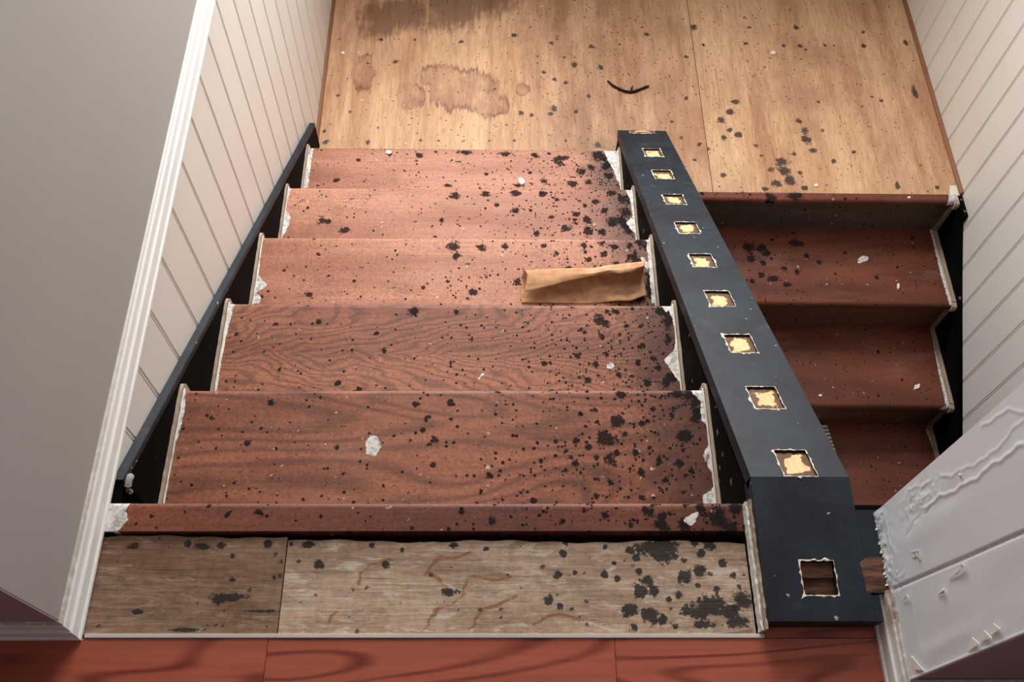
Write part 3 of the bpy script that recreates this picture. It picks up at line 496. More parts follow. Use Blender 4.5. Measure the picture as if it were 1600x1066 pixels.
# the bare boards left where the floor covering is gone
def board(name, x0, x1, y0, y1, z, mat, key):
    nx = max(2, int((x1 - x0) / 0.003)); ny = max(2, int((y1 - y0) / 0.003))
    xs = np.linspace(x0, x1, nx); ys = np.linspace(y0, y1, ny)
    rr = np.random.RandomState(3)
    top = np.empty((ny + 2, nx, 3)); top[1:-1, :, 0] = xs[None]; top[1:-1, :, 1] = ys[:, None]
    top[1:-1, :, 2] = z + 0.0005 * np.sin(xs * 37)[None]
    top[-2, :, 1] += 0.0018 * np.sin(xs * 23) + 0.001 * np.sin(xs * 91)
    for e, s in ((0, 1), (-1, -2)):
        top[e] = top[s]; top[e, :, 2] = z - 0.018
    me = gridmesh(top, closed=True, caps=True); fix_normals(me); smooth_by(me, 0.8)
    surface_attrs(me, key, dens=dens_right, extra=('vein',))
    return link(name, me, mat, floor, ((x0 + x1) / 2, (y0 + y1) / 2, z))
board('bare_board', -0.0240, 0.2772, -0.2072, -0.0545, -0.0085, 'board_l', 'bl')
board('bare_board', 0.2788, 1.0165, -0.2072, -0.0605, -0.0100, 'board_r', 'br')

landing = tag(link('floor', boxm(-0.13, 2.36, 1.50, 2.75, ZL - 0.16, ZL - 0.019), 'dark'), 'lower landing floor of stained plywood sheets', kind='structure')
def ply_sheet(x0, x1, y0, y1, key, slant=0.0):
    nx = max(2, int((x1 - x0) / 0.005)); ny = max(2, int((y1 - y0) / 0.005))
    xs = np.linspace(0, 1, nx); ys = np.linspace(y0, y1, ny)
    P = np.empty((ny + 2, nx, 3))
    P[1:-1, :, 0] = x0 + (x1 - x0) * xs[None]; P[1:-1, :, 1] = ys[:, None]; P[1:-1, :, 2] = ZL
    for e, s in ((0, 1), (-1, -2)): P[e] = P[s]; P[e, :, 2] = ZL - 0.018
    me = gridmesh(P, closed=True, caps=True); fix_normals(me)
    surface_attrs(me, key, dens=lambda x, y: 0.25 + 0.6 * np.exp(-((x - 1.0) / 0.28) ** 2) + 0.15 * (x > 1.2))
    return link('plywood_sheet', me, 'ply', landing, ((x0 + x1) / 2, (y0 + y1) / 2, ZL))
ply_sheet(-0.012, 1.3752, 1.512, 2.61, ('ll', 'lr'))
ply_sheet(1.3778, 2.246, 1.512, 2.61, ('ll', 'lr'))
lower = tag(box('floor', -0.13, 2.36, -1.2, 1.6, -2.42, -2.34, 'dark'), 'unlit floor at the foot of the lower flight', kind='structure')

# ------------------------------------------------------------------ setting: walls
def bead_board_mesh(wd, z0, z1):
    # cross-section (along the wall, out of the wall): groove, bead, groove, flat face
    pr = [(0, -.010), (0, -.0035), (.0012, -.0035), (.0024, -.0008), (.0042, -.0002), (.006, -.0008), (.0072, -.0035), (.0086, -.0035), (.0104, 0), (wd * .5, 0), (wd - .0018, 0), (wd, -.0025), (wd, -.010)]
    v = [(d, a, z) for z in (z0, z1) for a, d in pr]; n = len(pr)
    f = [(i, (i + 1) % n, n + (i + 1) % n, n + i) for i in range(n)] + [tuple(range(n))[::-1], tuple(range(n, 2 * n))]
    me = mesh(v, f); fix_normals(me); return me
wl = tag(box('wall_left', -0.13, -0.0265, -0.10, 2.75, -2.40, -0.004, 'white'), 'lower left stairwell wall lined with white beadboard', kind='structure')
me = bead_board_mesh(0.1158, -1.125, -0.002); me.materials.append(M['bead'])
j = -3
while True:
    y = 0.2460 + j * 0.1158
    if y > 2.58: break
    o = bpy.data.objects.new('beadboard_plank', me); COL.objects.link(o); o.parent = wl
    o.location = Vector((XB, y, 0)) - world_loc(wl); j += 1
wr = tag(box('wall_right', XRW + 0.0085, 2.40, -0.01, 2.75, -2.40, 0.02, 'white'), 'right stairwell wall lined with white beadboard', kind='structure')
mr = bead_board_mesh(0.1166, -2.40, 0.0); mr.transform(Matrix.Diagonal((-1, 1, 1, 1))); mr.flip_normals(); mr.materials.append(M['bead'])
j = -14
while True:
    y = 1.6355 + j * 0.1166 - 0.006
    if y > 2.58: break
    o = bpy.data.objects.new('beadboard_plank', mr); COL.objects.link(o); o.parent = wr
    o.location = Vector((XRW, y, 0)) - world_loc(wr); j += 1
tag(box('wall_left', -0.14, -0.030, -0.200, 2.75, 0.0, 2.40, 'wall_up', None, 0.002), 'grey-white plaster wall above the white trim on the left', kind='structure')
tag(box('wall_front_left', -1.6, -0.139, -0.2005, -0.10, 0.0, 2.40, 'mauve'), 'dim mauve hall wall left of the stair opening', kind='structure')
tag(box('wall_front_left', -0.1392, -0.0305, -0.2012, -0.1996, 0.0, 2.40, 'mauve'), 'dim mauve end face of the plaster wall beside the stairs', kind='structure')
tag(box('wall_right', XRW - 0.004, 2.40, -0.02, 2.75, 0.02, 2.40, 'wall_up'), 'plaster wall above the right beadboard', kind='structure')
# far wall with a window opening
x0, x1, z0, z1 = WIN
def panel(xa, xb, za, zb): return boxm(xa, xb, WY, 2.75, za, zb)
bmw = bmesh.new()
for a in ((-0.14, x0, -1.27, 2.4), (x1, 2.40, -1.27, 2.4), (x0, x1, -1.27, z0), (x0, x1, z1, 2.4)):
    m_ = panel(*a); bmw.from_mesh(m_); bpy.data.meshes.remove(m_)
m_ = bpy.data.meshes.new('m'); bmw.to_mesh(m_); bmw.free()
tag(link('wall_far', m_, 'far', None, (1.1, WY, -1.2)), 'far landing wall around the stair window', kind='structure')
wn = tag(box('window_1', x0, x1, WY + 0.095, WY + 0.10, z0, z1, 'glass'), 'tall landing window with a white frame', kind='structure')
for a in ((x0, x0 + .05, z0, z1), (x1 - .05, x1, z0, z1), (x0 + .05, x1 - .05, z0, z0 + .05), (x0 + .05, x1 - .05, z1 - .05, z1), (x0 + .05, x1 - .05, .92, .97), ((x0 + x1) / 2 - .03, (x0 + x1) / 2 + .03, z0 + .05, z1 - .05)):
    box('window_frame', a[0], a[1], WY + 0.06, WY + 0.12, a[2], a[3], 'white', wn, 0.003)
box('window_sill', x0 - 0.04, x1 + 0.04, WY - 0.02, WY + 0.06, z0 - 0.03, z0, 'white', wn, 0.004)
tag(box('ceiling', -1.7, 3.1, -2.7, 2.8, 2.40, 2.46, 'ceil'), 'grey ceiling, darkened to cut bounce light', kind='structure')
tag(box('wall_back', -1.7, 3.1, -2.7, -2.6, -0.14, 2.40, 'mauve'), 'hall wall behind the camera', kind='structure')
tag(box('wall_hall_left', -1.7, -1.6, -2.6, -0.1, -0.14, 2.40, 'mauve'), 'hall side wall on the left', kind='structure')
tag(box('wall_hall_right', 3.0, 3.1, -2.6, -0.02, -0.14, 2.40, 'mauve'), 'hall side wall on the right', kind='structure')
tag(box('wall_below_blocker', -0.14, 2.40, -0.95, -0.85, -2.42, -0.14, 'dark'), 'unseen closing wall under the hall floor, keeping the lower flight dark', kind='structure')  # added out of view to close the lower well and keep it dark
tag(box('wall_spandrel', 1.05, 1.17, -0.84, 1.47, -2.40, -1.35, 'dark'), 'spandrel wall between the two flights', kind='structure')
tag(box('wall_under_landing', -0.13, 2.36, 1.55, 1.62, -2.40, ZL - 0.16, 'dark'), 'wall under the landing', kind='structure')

# the pier on the right: skim plaster over the hall wall, its stair face full of ridges
pier = tag(box('wall_front_right', XPIER + 0.004, 3.0, -0.2825, -0.0282, 0.0, 2.40, 'mauve'), 'white plastered wall end on the right with torn paint', kind='structure')
ys = np.linspace(-0.2833, -0.0280, 130); zs = np.concatenate([np.linspace(0.030, 0.60, 290), np.linspace(0.66, 2.40, 8)])
P = np.empty((len(zs), len(ys), 3)); P[:, :, 1] = ys[None]; P[:, :, 2] = zs[:, None]
Yg, Zg = np.meshgrid(ys, zs)
rs = np.random.RandomState(5)
bumpf = np.zeros(Yg.shape)
for _ in range(26):
    cy, cz, sy, sz, a = rs.uniform(-.28, -.03), rs.uniform(0, .6), rs.uniform(.01, .04), rs.uniform(.03, .12), rs.uniform(-.0008, .0010)
    bumpf += a * np.exp(-((Yg - cy) / sy) ** 2 - ((Zg - cz) / sz) ** 2)
wig = 0.0016 * np.sin(Zg * 90) + 0.0012 * np.sin(Zg * 37 + 1) + 0.0009 * np.sin(Zg * 210)
for wd, h, pl in RIDGES:
    d = f_seg([pl], Yg + wig, Zg); bumpf += 0.5 * h * np.exp(-(d / (wd * 0.6)) ** 2)
def vnoise(shape, cells, seed):
    g = np.random.RandomState(seed).uniform(-1, 1, (cells[0] + 2, cells[1] + 2))
    def up(n, c):
        t = np.linspace(0, c, n); i = np.minimum(t.astype(int), c); f = t - i; return i, f * f * (3 - 2 * f)
    i, f = up(shape[0], cells[0]); j2, h = up(shape[1], cells[1]); f = f[:, None]; h = h[None, :]
    return (g[i][:, j2] * (1 - f) + g[i + 1][:, j2] * f) * (1 - h) + (g[i][:, j2 + 1] * (1 - f) + g[i + 1][:, j2 + 1] * f) * h
nz = vnoise(Yg.shape, (60, 28), 1) + .6 * vnoise(Yg.shape, (110, 60), 2) + .8 * vnoise(Yg.shape, (28, 14), 3)
# rough torn patch near the top outer corner
tm = np.exp(-((Yg + .062) / .022) ** 2 - ((Zg - .20) / .07) ** 2)
bumpf += tm * np.round(nz * 1.5) / 1.5 * 0.0008
# torn edge above the missing skirting
tm = np.exp(-(np.maximum(0, Zg - .045) / .035) ** 2) * (Yg > -.16)
bumpf += tm * np.round(nz * 1.2) / 1.2 * 0.0011
# joint between the old wall end and the packed-out corner
jd = np.abs(Yg - (-0.1577 - (Zg - .1239) * .0756)); bumpf -= 0.0022 * np.exp(-(jd / 0.0019) ** 2); bumpf += np.where(Yg > -0.1577 - (Zg - .1239) * .0756, 0.0006, 0.0)
bumpf = np.where(Zg > .63, 0.0, bumpf)
P[:, :, 0] = XPIER - bumpf
P[0, :, 2] += np.where(ys > -.155, 0.004 * np.sin(ys * 170) + 0.003 * np.sin(ys * 400), -0.03)
m_ = gridmesh(P); smooth_by(m_, 1.2)
link('plaster_face', m_, 'plaster', pier, (XPIER, -0.15, 0.03))
box('plaster_return', XPIER + 0.001, XPIER + 0.03, -0.0292, -0.0272, 0.035, 2.40, 'plaster', pier)
box('corner_bead', XPIER - 0.0016, XPIER + 0.0044, -0.2845, -0.2815, 0.0, 2.40, 'plaster', pier, 0.0008)
for i, fl in enumerate(FLAKES):
    n = len(fl); cy = sum(p[0] for p in fl) / n; cz = sum(p[1] for p in fl) / n
    lift = [0.0006 + 0.0034 * max(0.0, (z - cz) * .8 + (y - cy) * .6) / max(1e-4, max((q[1] - cz) * .8 + (q[0] - cy) * .6 for q in fl)) for y, z in fl]
    v = [(XPIER - l, y, z) for (y, z), l in zip(fl, lift)] + [(XPIER - l - .0009, y, z) for (y, z), l in zip(fl, lift)]
    f = [(k, (k + 1) % n, n + (k + 1) % n, n + k) for k in range(n)] + [tuple(range(n, 2 * n)), tuple(range(n))[::-1]]
    m_ = mesh(v, f); fix_normals(m_); link('plaster_flake', m_, 'chip', pier, (XPIER, cy, cz))
# torn shards along the foot of the plaster
for i in range(14):
    y = -0.040 - i * 0.0082 + rnd.uniform(-.003, .003); wy = rnd.uniform(.003, .010); h = rnd.uniform(.003, .030) * rnd.choice((.4, 1)); d = rnd.uniform(.001, .006) * rnd.choice((.4, 1)); zb = .0405
    v = [(XPIER + .002, y, zb), (XPIER + .002, y - wy, zb), (XPIER - d, y - wy * .8, zb + .001), (XPIER - d * .6, y - wy * .2, zb + .002), (XPIER - .0012, y - wy * .3, zb + h), (XPIER - .0010, y - wy * .7, zb + h * .7)]
    f = [(0, 1, 2, 3), (3, 2, 5, 4), (0, 3, 4), (1, 5, 2), (0, 4, 5, 1)]
    m_ = mesh(v, f); fix_normals(m_); link('plaster_shard', m_, 'chip', pier, (XPIER, y, zb))

# ------------------------------------------------------------------ setting: skirting trims (moulded, mitred round the wall ends)
def skirting(path, normals_corner, prof, name, label, dirt):
    """prof: (out, z); path: list of (point, outward multipliers)"""
    prof = np.array(prof); rows = []
    for (px, py), (nx, ny) in zip(path, normals_corner):
        rows.append([(px + nx * d, py + ny * d, z) for d, z in prof])
    P = np.array(rows).transpose(1, 0, 2)
    # subdivide along the run so the wear has somewhere to sit
    out = [P[:, :1]]
    for k in range(P.shape[1] - 1):
        n = max(1, int(np.linalg.norm(P[0, k + 1] - P[0, k]) / 0.02))
        for i in range(1, n + 1): out.append(P[:, k:k + 1] * (1 - i / n) + P[:, k + 1:k + 2] * (i / n))
    P = np.concatenate(out, 1)
    me = gridmesh(P, closed=True, caps=True); fix_normals(me); smooth_by(me, 0.3)
    n = len(me.vertices); v = np.empty(n * 3, np.float32); me.vertices.foreach_get('co', v); v = v.reshape(-1, 3)
    set_attr(me, 'dirt', dirt(v))
    return tag(link(name, me, 'trim', None, (path[0][0], path[0][1], 0)), label, kind='structure')
PROF = [(0, 0.0), (.0184, 0.0), (.0184, .0055), (.0172, .0066), (.0150, .0072), (.0136, .0255), (.0128, .0272), (.0096, .0282), (.0088, .0300), (.0078, .0420), (.0070, .0438), (.0042, .0446), (.0036, .0510), (.0028, .0522), (0, .0524)]
skirting([(-0.030, 2.615), (-0.030, -0.1995), (-1.6, -0.2005)], [(1, 0), (1, -1), (0, -1)], PROF, 'baseboard_left', 'worn white moulded skirting along the left wall and round its corner',
         lambda v: np.where((v[:, 2] > .044), 0.55, 0.05) * np.clip(1.1 - (v[:, 1] + .2) * 1.6, 0.0, 1))
PR2 = [(d * 0.95, z * 1.05) for d, z in PROF]
skirting([(XPIER, -0.152), (XPIER, -0.2835), (2.9, -0.2825)], [(1, 0), (1, 1), (0, 1)], [(-d, z) for d, z in PR2], 'baseboard_right', 'broken white moulded skirting at the foot of the right wall end',
         lambda v: np.where((v[:, 2] > .040), 0.5, 0.10) + 0.4 * (v[:, 1] > -.20))
# wooden quarter-rounds along the landing
def quarter(name, x, sgn, y0, y1, label):
    pr = [(0, 0)] + [(sgn * .012 * math.cos(a), .012 * math.sin(a)) for a in [math.pi / 2 * i / 5 for i in range(6)]]
    P = np.array([[(x + dx, y, ZL + dz) for y in (y0, y1)] for dx, dz in pr]); me = gridmesh(P, closed=True, caps=True); fix_normals(me)
    tag(link(name, me, 'quarter', None, (x, y0, ZL)), label, kind='structure')
quarter('trim_1', XB, 1, 1.70, 2.615, 'bare wooden quarter-round along the left edge of the landing')
quarter('trim_2', XRW, -1, 1.515, 2.615, 'bare wooden quarter-round along the right edge of the landing')

# ------------------------------------------------------------------ upper flight
up = empty('staircase', (0.5, 0.75, ZL), 'upper flight of five worn red-brown treads descending to the landing', 'staircase')
tmat = ('tread_grain', 'tread_cath', 'tread_plain', 'tread_plain', 'tread_plain')
for k in range(5):
    z = -(k + 1) * R1
    me = tread_mesh(0.0095, 1.0215, NL[k], NR[k], z, 0.333, 0.034, 1)
    surface_attrs(me, 't%d' % (k + 1), dens=dens_right)
    link('tread', me, tmat[k], up, (0.5, NL[k] - .15, z))
    # side strips: rise over the tread, round the nosing and drop down the riser
    for side, (xa, xb), yf in ((0, (0.0005, 0.0065), NL[k]), (1, (1.0245, 1.0300), NR[k])):
        yb = yf - 0.30
        path = [(yb + (yf - .006 - yb) * i / 22, z) for i in range(23)] + [(yf + .004, z - .003), (yf + .008, z - .010), (yf + .008, z - .03), (yf + .006, z - .06)]
        link('edge_strip', strip_mesh(path, xa, xb, 0.0085, 0.0007, k * 2 + side), 'strip', up, (xa, yf - .15, z))
        xa2, xb2 = (0.0078, 0.0100) if side == 0 else (1.0208, 1.0232)
        path2 = [(y, zz) for y, zz in path[:23]] + [(yf + .001, z - .003)]
        link('paint_line', strip_mesh(path2, xa2, xb2, 0.003, 0.0006, 40 + k * 2 + side), 'white', up, (xa2, yf - .15, z))
    if k < 5:
        box('riser', 0.001, 1.029, NL[k] - 0.034, NL[k] - 0.020, z - R1 + 0.001, z - 0.034, 'riser', up)
box('riser', 0.001, 1.029, -0.034, -0.020, -R1 + 0.001, -0.030, 'riser', up)
me = tread_mesh(-0.0170, 1.0170, 0.0, 0.004, 0.0, 0.0485, 0.028, 1, 0.009)
surface_attrs(me, 'n0', dens=dens_right)
link('nosing', me, 'nosing', up, (0.5, -0.02, 0))
# left wall string, black: top follows the pitch and ends plumb at the landing
ST0 = (0.038, -0.0008); ST1 = (1.698, -0.9955)
link('stringer', prism_x([(0.038, -.40), ST0, ST1, (1.698, ZL + .001), (1.35, ZL + .001)], XB + 0.0005, -0.0005, 0.0012), 'black', up, (XB, .8, -.6))
link('stringer_face', prism_x([(-0.045, -.05), (0.018, -.004), (1.692, -1.008), (1.692, ZL + .004), (1.35, ZL + .004), (-0.045, -.40)], -0.0008, 0.0003), 'soot', up, (0, .8, -.6))

box('stringer_end', XB + .0005, 0.0003, -0.05, 0.0375, -.40, -.0062, 'soot', up)

# ------------------------------------------------------------------ lower flight
lo = empty('staircase', (1.7, 0.9, -2.34), 'lower flight of dark shaded treads turning back under the hall floor', 'staircase')
def dens_left(x, y): return 0.15 + 0.7 * np.clip((1.75 - x) / 0.5, 0, 1)
me = tread_mesh(1.19, 2.2365, YL, YL + .003, ZL + 0.0005, 0.0310, 0.030, -1, 0.012)
surface_attrs(me, ('lr', 'nl'), dens=dens_left); link('nosing', me, 'nosing', lo, (1.7, YL, ZL))
XS = 2.2215
for j in range(1, 7):
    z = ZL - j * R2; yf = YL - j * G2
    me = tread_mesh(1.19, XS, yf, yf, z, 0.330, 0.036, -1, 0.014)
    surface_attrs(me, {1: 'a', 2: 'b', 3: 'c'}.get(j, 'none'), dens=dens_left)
    link('tread', me, 'tread_low_shade', lo, (1.7, yf + .15, z))
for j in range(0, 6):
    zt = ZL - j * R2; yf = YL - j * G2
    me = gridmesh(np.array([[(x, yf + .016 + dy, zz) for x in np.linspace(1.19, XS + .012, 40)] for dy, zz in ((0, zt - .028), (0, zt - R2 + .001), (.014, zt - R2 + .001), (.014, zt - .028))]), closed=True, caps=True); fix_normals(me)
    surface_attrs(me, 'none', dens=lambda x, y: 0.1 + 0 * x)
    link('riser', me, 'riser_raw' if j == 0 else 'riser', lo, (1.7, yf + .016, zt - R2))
    # zigzag strip on the right string: round the nosing, down the riser, along the tread
    path = [(yf + .012, zt - .001), (yf - .004, zt - .004), (yf - .009, zt - .012), (yf - .008, zt - .028), (yf + .010, zt - .040)] + [(yf + .0105, zt - .05 - (R2 - .055) * i / 8) for i in range(9)] + [(yf + .006, zt - R2 + .001)] + [(yf - (G2 - .014) * i / 16, zt - R2 + .0005) for i in range(1, 17)]
    for xa, xb, hh, mm, nm in ((2.2255, 2.2375, .010, 'strip', 'edge_strip'), (2.2205, 2.2240, .004, 'strip', 'paint_line')):
        link(nm, strip_mesh(path, xa, xb, hh, 0.0009, 70 + j), mm, lo, (xa, yf, zt))
link('stringer', prism_x([(1.4231, ZL - .001), (1.4231, -1.1500), (-0.80, -1.1500 - .562 * 2.2231), (-0.80, -2.33), (0.2, -2.39), (1.51, ZL - .40), (1.51, ZL - .001)], 2.2380, XRW - .0005, 0.001), 'soot', lo, (2.24, .8, -1.6))

# ------------------------------------------------------------------ black capping between the flights
cap = empty('stair_capping', (1.107, 0.8, -0.5), 'black painted capping board with a row of empty baluster sockets between the flights', 'stair capping')
CX0, CX1 = 1.026, 1.1875; CY0, CY1 = 0.0337, 1.617; CZ0 = 0.040
zc = lambda y: CZ0 - SLOPE * (y - CY0)
nrm = Vector((0, SLOPE, 1)).normalized()
SX0, SX1 = 1.0822, 1.1378
sock = [(0.0640 + 0.1699 * k) for k in range(9)]; HALF = 0.0318
edges = [CY0]
for c in sock: edges += [max(c - HALF, CY0 + 0.001) , c + HALF]
edges += [1.590, CY1]
def slab_with_holes(xs, ss, holes, depth, pt):
    """top skin with square pockets cut out; pt(x, s, d) -> world point at depth d below the top"""
    bm = bmesh.new(); V = {}
    def gv(i, jx, d):
        k = (i, jx, d)
        if k not in V: V[k] = bm.verts.new(pt(xs[i], ss[jx], d))
        return V[k]
    T = depth
    for i in range(len(xs) - 1):
        for jx in range(len(ss) - 1):
            if (i, jx) in holes:
                dd = holes[(i, jx)]
                q = [(i, jx), (i + 1, jx), (i + 1, jx + 1), (i, jx + 1)]
                for (a, c), (e, f) in zip(q, q[1:] + q[:1]): bm.faces.new((gv(a, c, 0), gv(e, f, 0), gv(e, f, dd), gv(a, c, dd)))
                bm.faces.new([gv(a, c, dd) for a, c in q])
            else: bm.faces.new((gv(i, jx, 0), gv(i + 1, jx, 0), gv(i + 1, jx + 1, 0), gv(i, jx + 1, 0)))
    I, J = len(xs) - 1, len(ss) - 1
    rim = [(i, 0) for i in range(I)] + [(I, k) for k in range(J)] + [(i, J) for i in range(I, 0, -1)] + [(0, k) for k in range(J, 0, -1)]
    for a, c in zip(rim, rim[1:] + rim[:1]): bm.faces.new((gv(*a, 0), gv(*c, 0), gv(*c, T), gv(*a, T)))
    bm.faces.new([gv(*a, T) for a in rim])
    bmesh.ops.recalc_face_normals(bm, faces=bm.faces[:])
    me = bpy.data.meshes.new('m'); bm.to_mesh(me); bm.free(); return me
def sp(x, y, d): return Vector((x, y, zc(y))) - nrm * d
holes = {(1, 1 + 2 * k): 0.0065 for k in range(9)}
me = slab_with_holes([CX0, SX0, SX1, CX1], edges, holes, 0.028, sp)
link('sloping_board', me, 'black', cap, (1.107, .8, zc(.8)))
def socket(name, y0, y1, x0, x1, ptf, d, seed, parent=cap, mat='socket'):
    rr = random.Random(seed); n = 11
    P = np.empty((n, n, 3)); mid = np.empty((n, n))
    for i in range(n):
        for jx in range(n):
            u, v = i / (n - 1), jx / (n - 1)
            e = min(u, 1 - u, v, 1 - v) * 2
            P[i, jx] = ptf(x0 + (x1 - x0) * u, y0 + (y1 - y0) * v, d - 0.0005 - rr.uniform(0, .0026) * (e > 0)); mid[i, jx] = min(1.0, e * 1.25 + 0.12 + rr.uniform(-.08, .08))
    me = gridmesh(P); me.flip_normals(); set_attr(me, 'mid', mid); smooth_by(me, 1.5)
    s = link(name, me, mat, parent, ptf((x0 + x1) / 2, (y0 + y1) / 2, d))
    # chipped rim of old paint layers round the mouth
    v = []; f = []; m = 44
    for i in range(m):
        t = i / m * 4; sd = int(t); u = t - sd
        c = [(0, 0), (1, 0), (1, 1), (0, 1)]; a, bq = c[sd], c[(sd + 1) % 4]
        ex, ey = a[0] + (bq[0] - a[0]) * u, a[1] + (bq[1] - a[1]) * u
        ox, oy = (ex - .5) * 2, (ey - .5) * 2
        mx = max(abs(ox), abs(oy)); ox, oy = ox / mx, oy / mx
        px, py = x0 + (x1 - x0) * ex, y0 + (y1 - y0) * ey
        wo = rr.uniform(.0003, .0058) * rr.choice((0.1, 0.25, 0.6, 1)); wi = rr.uniform(.0001, .0018) * rr.choice((.2, 1))
        v += [ptf(px - ox * wi, py - oy * wi, -.0004), ptf(px + ox * wo, py + oy * wo, .0001), ptf(px + ox * wo * .45, py + oy * wo * .45, -.0003 - wo * .25)]
    for i in range(m):
        a, c = i * 3, ((i + 1) % m) * 3; f += [(a, a + 2, c + 2, c), (a + 2, a + 1, c + 1, c + 2)]
    rm = mesh(v, f); link('paint_rim', rm, 'rim', s, ptf((x0 + x1) / 2, (y0 + y1) / 2, 0))
    return s
for k, c in enumerate(sock):
    socket('baluster_socket', edges[1 + 2 * k], edges[2 + 2 * k], SX0, SX1, sp, 0.0060, 100 + k)
socket('baluster_socket', 1.5915, CY1 - .002, 1.066, 1.146, sp, -0.0004, 131)
# string under the board, solid and black
link('string', prism_x([(CY0 - .02, zc(CY0) - .045), (CY1 - .004, zc(CY1) - .030), (CY1 - .004, ZL + .001), (1.46, ZL - .17), (-0.02, -.42), (-0.02, .0)], CX0 + .0045, CX1 - .004), 'soot', cap, (1.107, .8, -.7))
# level newel base with the big square hole, and the black board that runs on under the wall end
def lp(x, y, d): return Vector((x, y, CZ0 - d))
me = slab_with_holes([CX0, 1.0842, 1.1382, CX1 + .0005], [-0.1972, -0.1588, -0.1044, CY0], {(1, 1): 0.018}, 0.0405, lp)
link('newel_base', me, 'black', cap, (1.107, -.1, 0))
socket('newel_socket', -0.1588, -0.1044, 1.0842, 1.1382, lp, 0.0174, 160, cap, 'hole')
box('socket_ledge', 1.0846, 1.1378, -0.1300, -0.1048, 0.0226, 0.0320, 'hole', cap, 0.002)
me = slab_with_holes([CX1 + .0008, 1.2], [-0.1972, -0.158], {}, 0.0405, lp); link('landing_board', me, 'black', cap, (1.19, -.18, 0))
me = slab_with_holes([CX1 + .0008, 1.30], [-0.155, -0.0222], {}, 0.0405, lp); link('landing_board', me, 'black', cap, (1.25, -.1, 0))
link('bare_patch', chip_mesh([(1.1815, -.154), (1.181, -.128), (1.179, -.108), (1.190, -.100), (1.205, -.098), (1.222, -.100), (1.222, -.154)], CZ0, .0006, .0002), 'hole', cap, (1.2, -.13, CZ0))
link('string_fascia', boxm(CX1 + .001, 2.25, -0.020, -0.0, -0.30, -0.001), 'soot', cap, (1.7, -.01, -.3))
# raw side strips between the boards and the capping
for xa, xb, zt, mm in ((1.0175, 1.0212, .018, 'white'), (1.0216, 1.0255, .028, 'strip')):
    P = [(-0.2060 + 0.205 * i / 26, 0.0) for i in range(27)]
    link('side_strip', strip_mesh(P, xa, xb, zt, 0.0012, int(xa * 1e4)), mm, cap, (xa, -.1, 0))

# ------------------------------------------------------------------ loose things
def thing(name, me, mat, loc, label, cat, group=None, kind=None): return tag(link(name, me, mat, None, loc), label, cat, group, kind)
# torn kraft paper curled over on the third tread
nu, nv = 56, 40; P = np.empty((nv, nu, 3)); z3 = -3 * R1
def ease(t): t = min(1.0, max(0.0, t)); return t * t * (3 - 2 * t)
for iu in range(nu):
    u = iu / (nu - 1); xw = 0.683 + 0.318 * u
    lift = ease((u - .62) / .2) * (.009 + .003 * math.sin(u * 13))
    cx = .695 + .298 * u; cy = np.interp(u, [0, .14, .43, .57, .69, 1], [.7706, .7749, .7798, .7800, .7884, .8018]); cz = .050 + .002 * u
    ey = np.interp(u, [0, .21, .32, .46, .59, .70, .80, .89, 1], [.7258, .7422, .7533, .7646, .7745, .7833, .7776, .7834, .7979]); ez = .043 + .009 * u
    nx = .6818 + .3164 * u; ny = .7185 + .004 * ease((u - .55) / .15) + .014 * ease((u - .85) / .15)
    by_ = cy + .020
    for iv in range(nv):
        v = iv / (nv - 1)
        if v < .4:
            t = v / .4; q = (nx, ny + (by_ - ny) * t, .0025 + lift * (1 - ease(t * 2.0)) + .0012 * math.sin(u * 9 + 3 * t))
        elif v < .72:
            t = (v - .4) / .32; q = (nx + (cx - nx) * t, by_ + .006 * math.sin(t * math.pi) + (cy - by_) * t * t, .0025 + (cz - .0025) * math.sin(t * math.pi / 2))
        else:
            t = (v - .72) / .28; q = (cx + (.688 + .302 * u - cx) * t, cy + (ey - cy) * t, cz + (ez - cz) * t + .0025 * math.sin(t * 3.1416))
        P[iv, iu] = (q[0], q[1], z3 + q[2])
me = gridmesh(P); smooth_by(me, 1.5)
pp = thing('torn_paper', me, 'kraft', (.84, .77, z3), 'torn brown paper sheet curled over on the third tread near the capping', 'paper')
md = pp.modifiers.new('sheet', 'SOLIDIFY'); md.thickness = 0.0016; md.offset = 0
# dark twig on the landing
tp = [(1.036, 2.021), (1.053, 1.998), (1.075, 1.981), (1.097, 1.970), (1.118, 1.966), (1.138, 1.972), (1.157, 1.982), (1.174, 1.991), (1.189, 1.998)]
tw = thing('twig', tube([(x, y, ZL + .0052 + .001 * math.sin(i)) for i, (x, y) in enumerate(tp)], [.0028, .004, .0045, .005, .005, .005, .0042, .0045, .003], 8), 'twig', (1.11, 1.99, ZL), 'short dark curved twig lying on the plywood landing', 'twig')
link('twig_knot', tube([(1.120, 1.970, ZL + .009), (1.124, 1.982, ZL + .012), (1.128, 1.992, ZL + .010)], [.003, .0035, .0015], 6), 'twig', tw, (1.12, 1.97, ZL + .008))
# slatted scrap on the lower flight
z6 = ZL - 3 * R2
br = empty('slatted_brush', (1.80, .80, z6), 'small brown brush with white slats lying behind the capping on the lower stairs', 'brush')
link('back', chip_mesh([(1.745, .725), (1.850, .725), (1.8405, .868), (1.828, .876), (1.755, .876), (1.745, .868)], z6, .014, 0.0), 'brushback', br, (1.80, .80, z6))
for i in range(9):
    y = .738 + i * .0148; xr = 1.8555 - i * .0019
    link('slat', boxm(1.755, xr, y, y + .0092, z6 + .0142, z6 + .0205, .001), 'chip', br, (1.80, y, z6 + .0142))
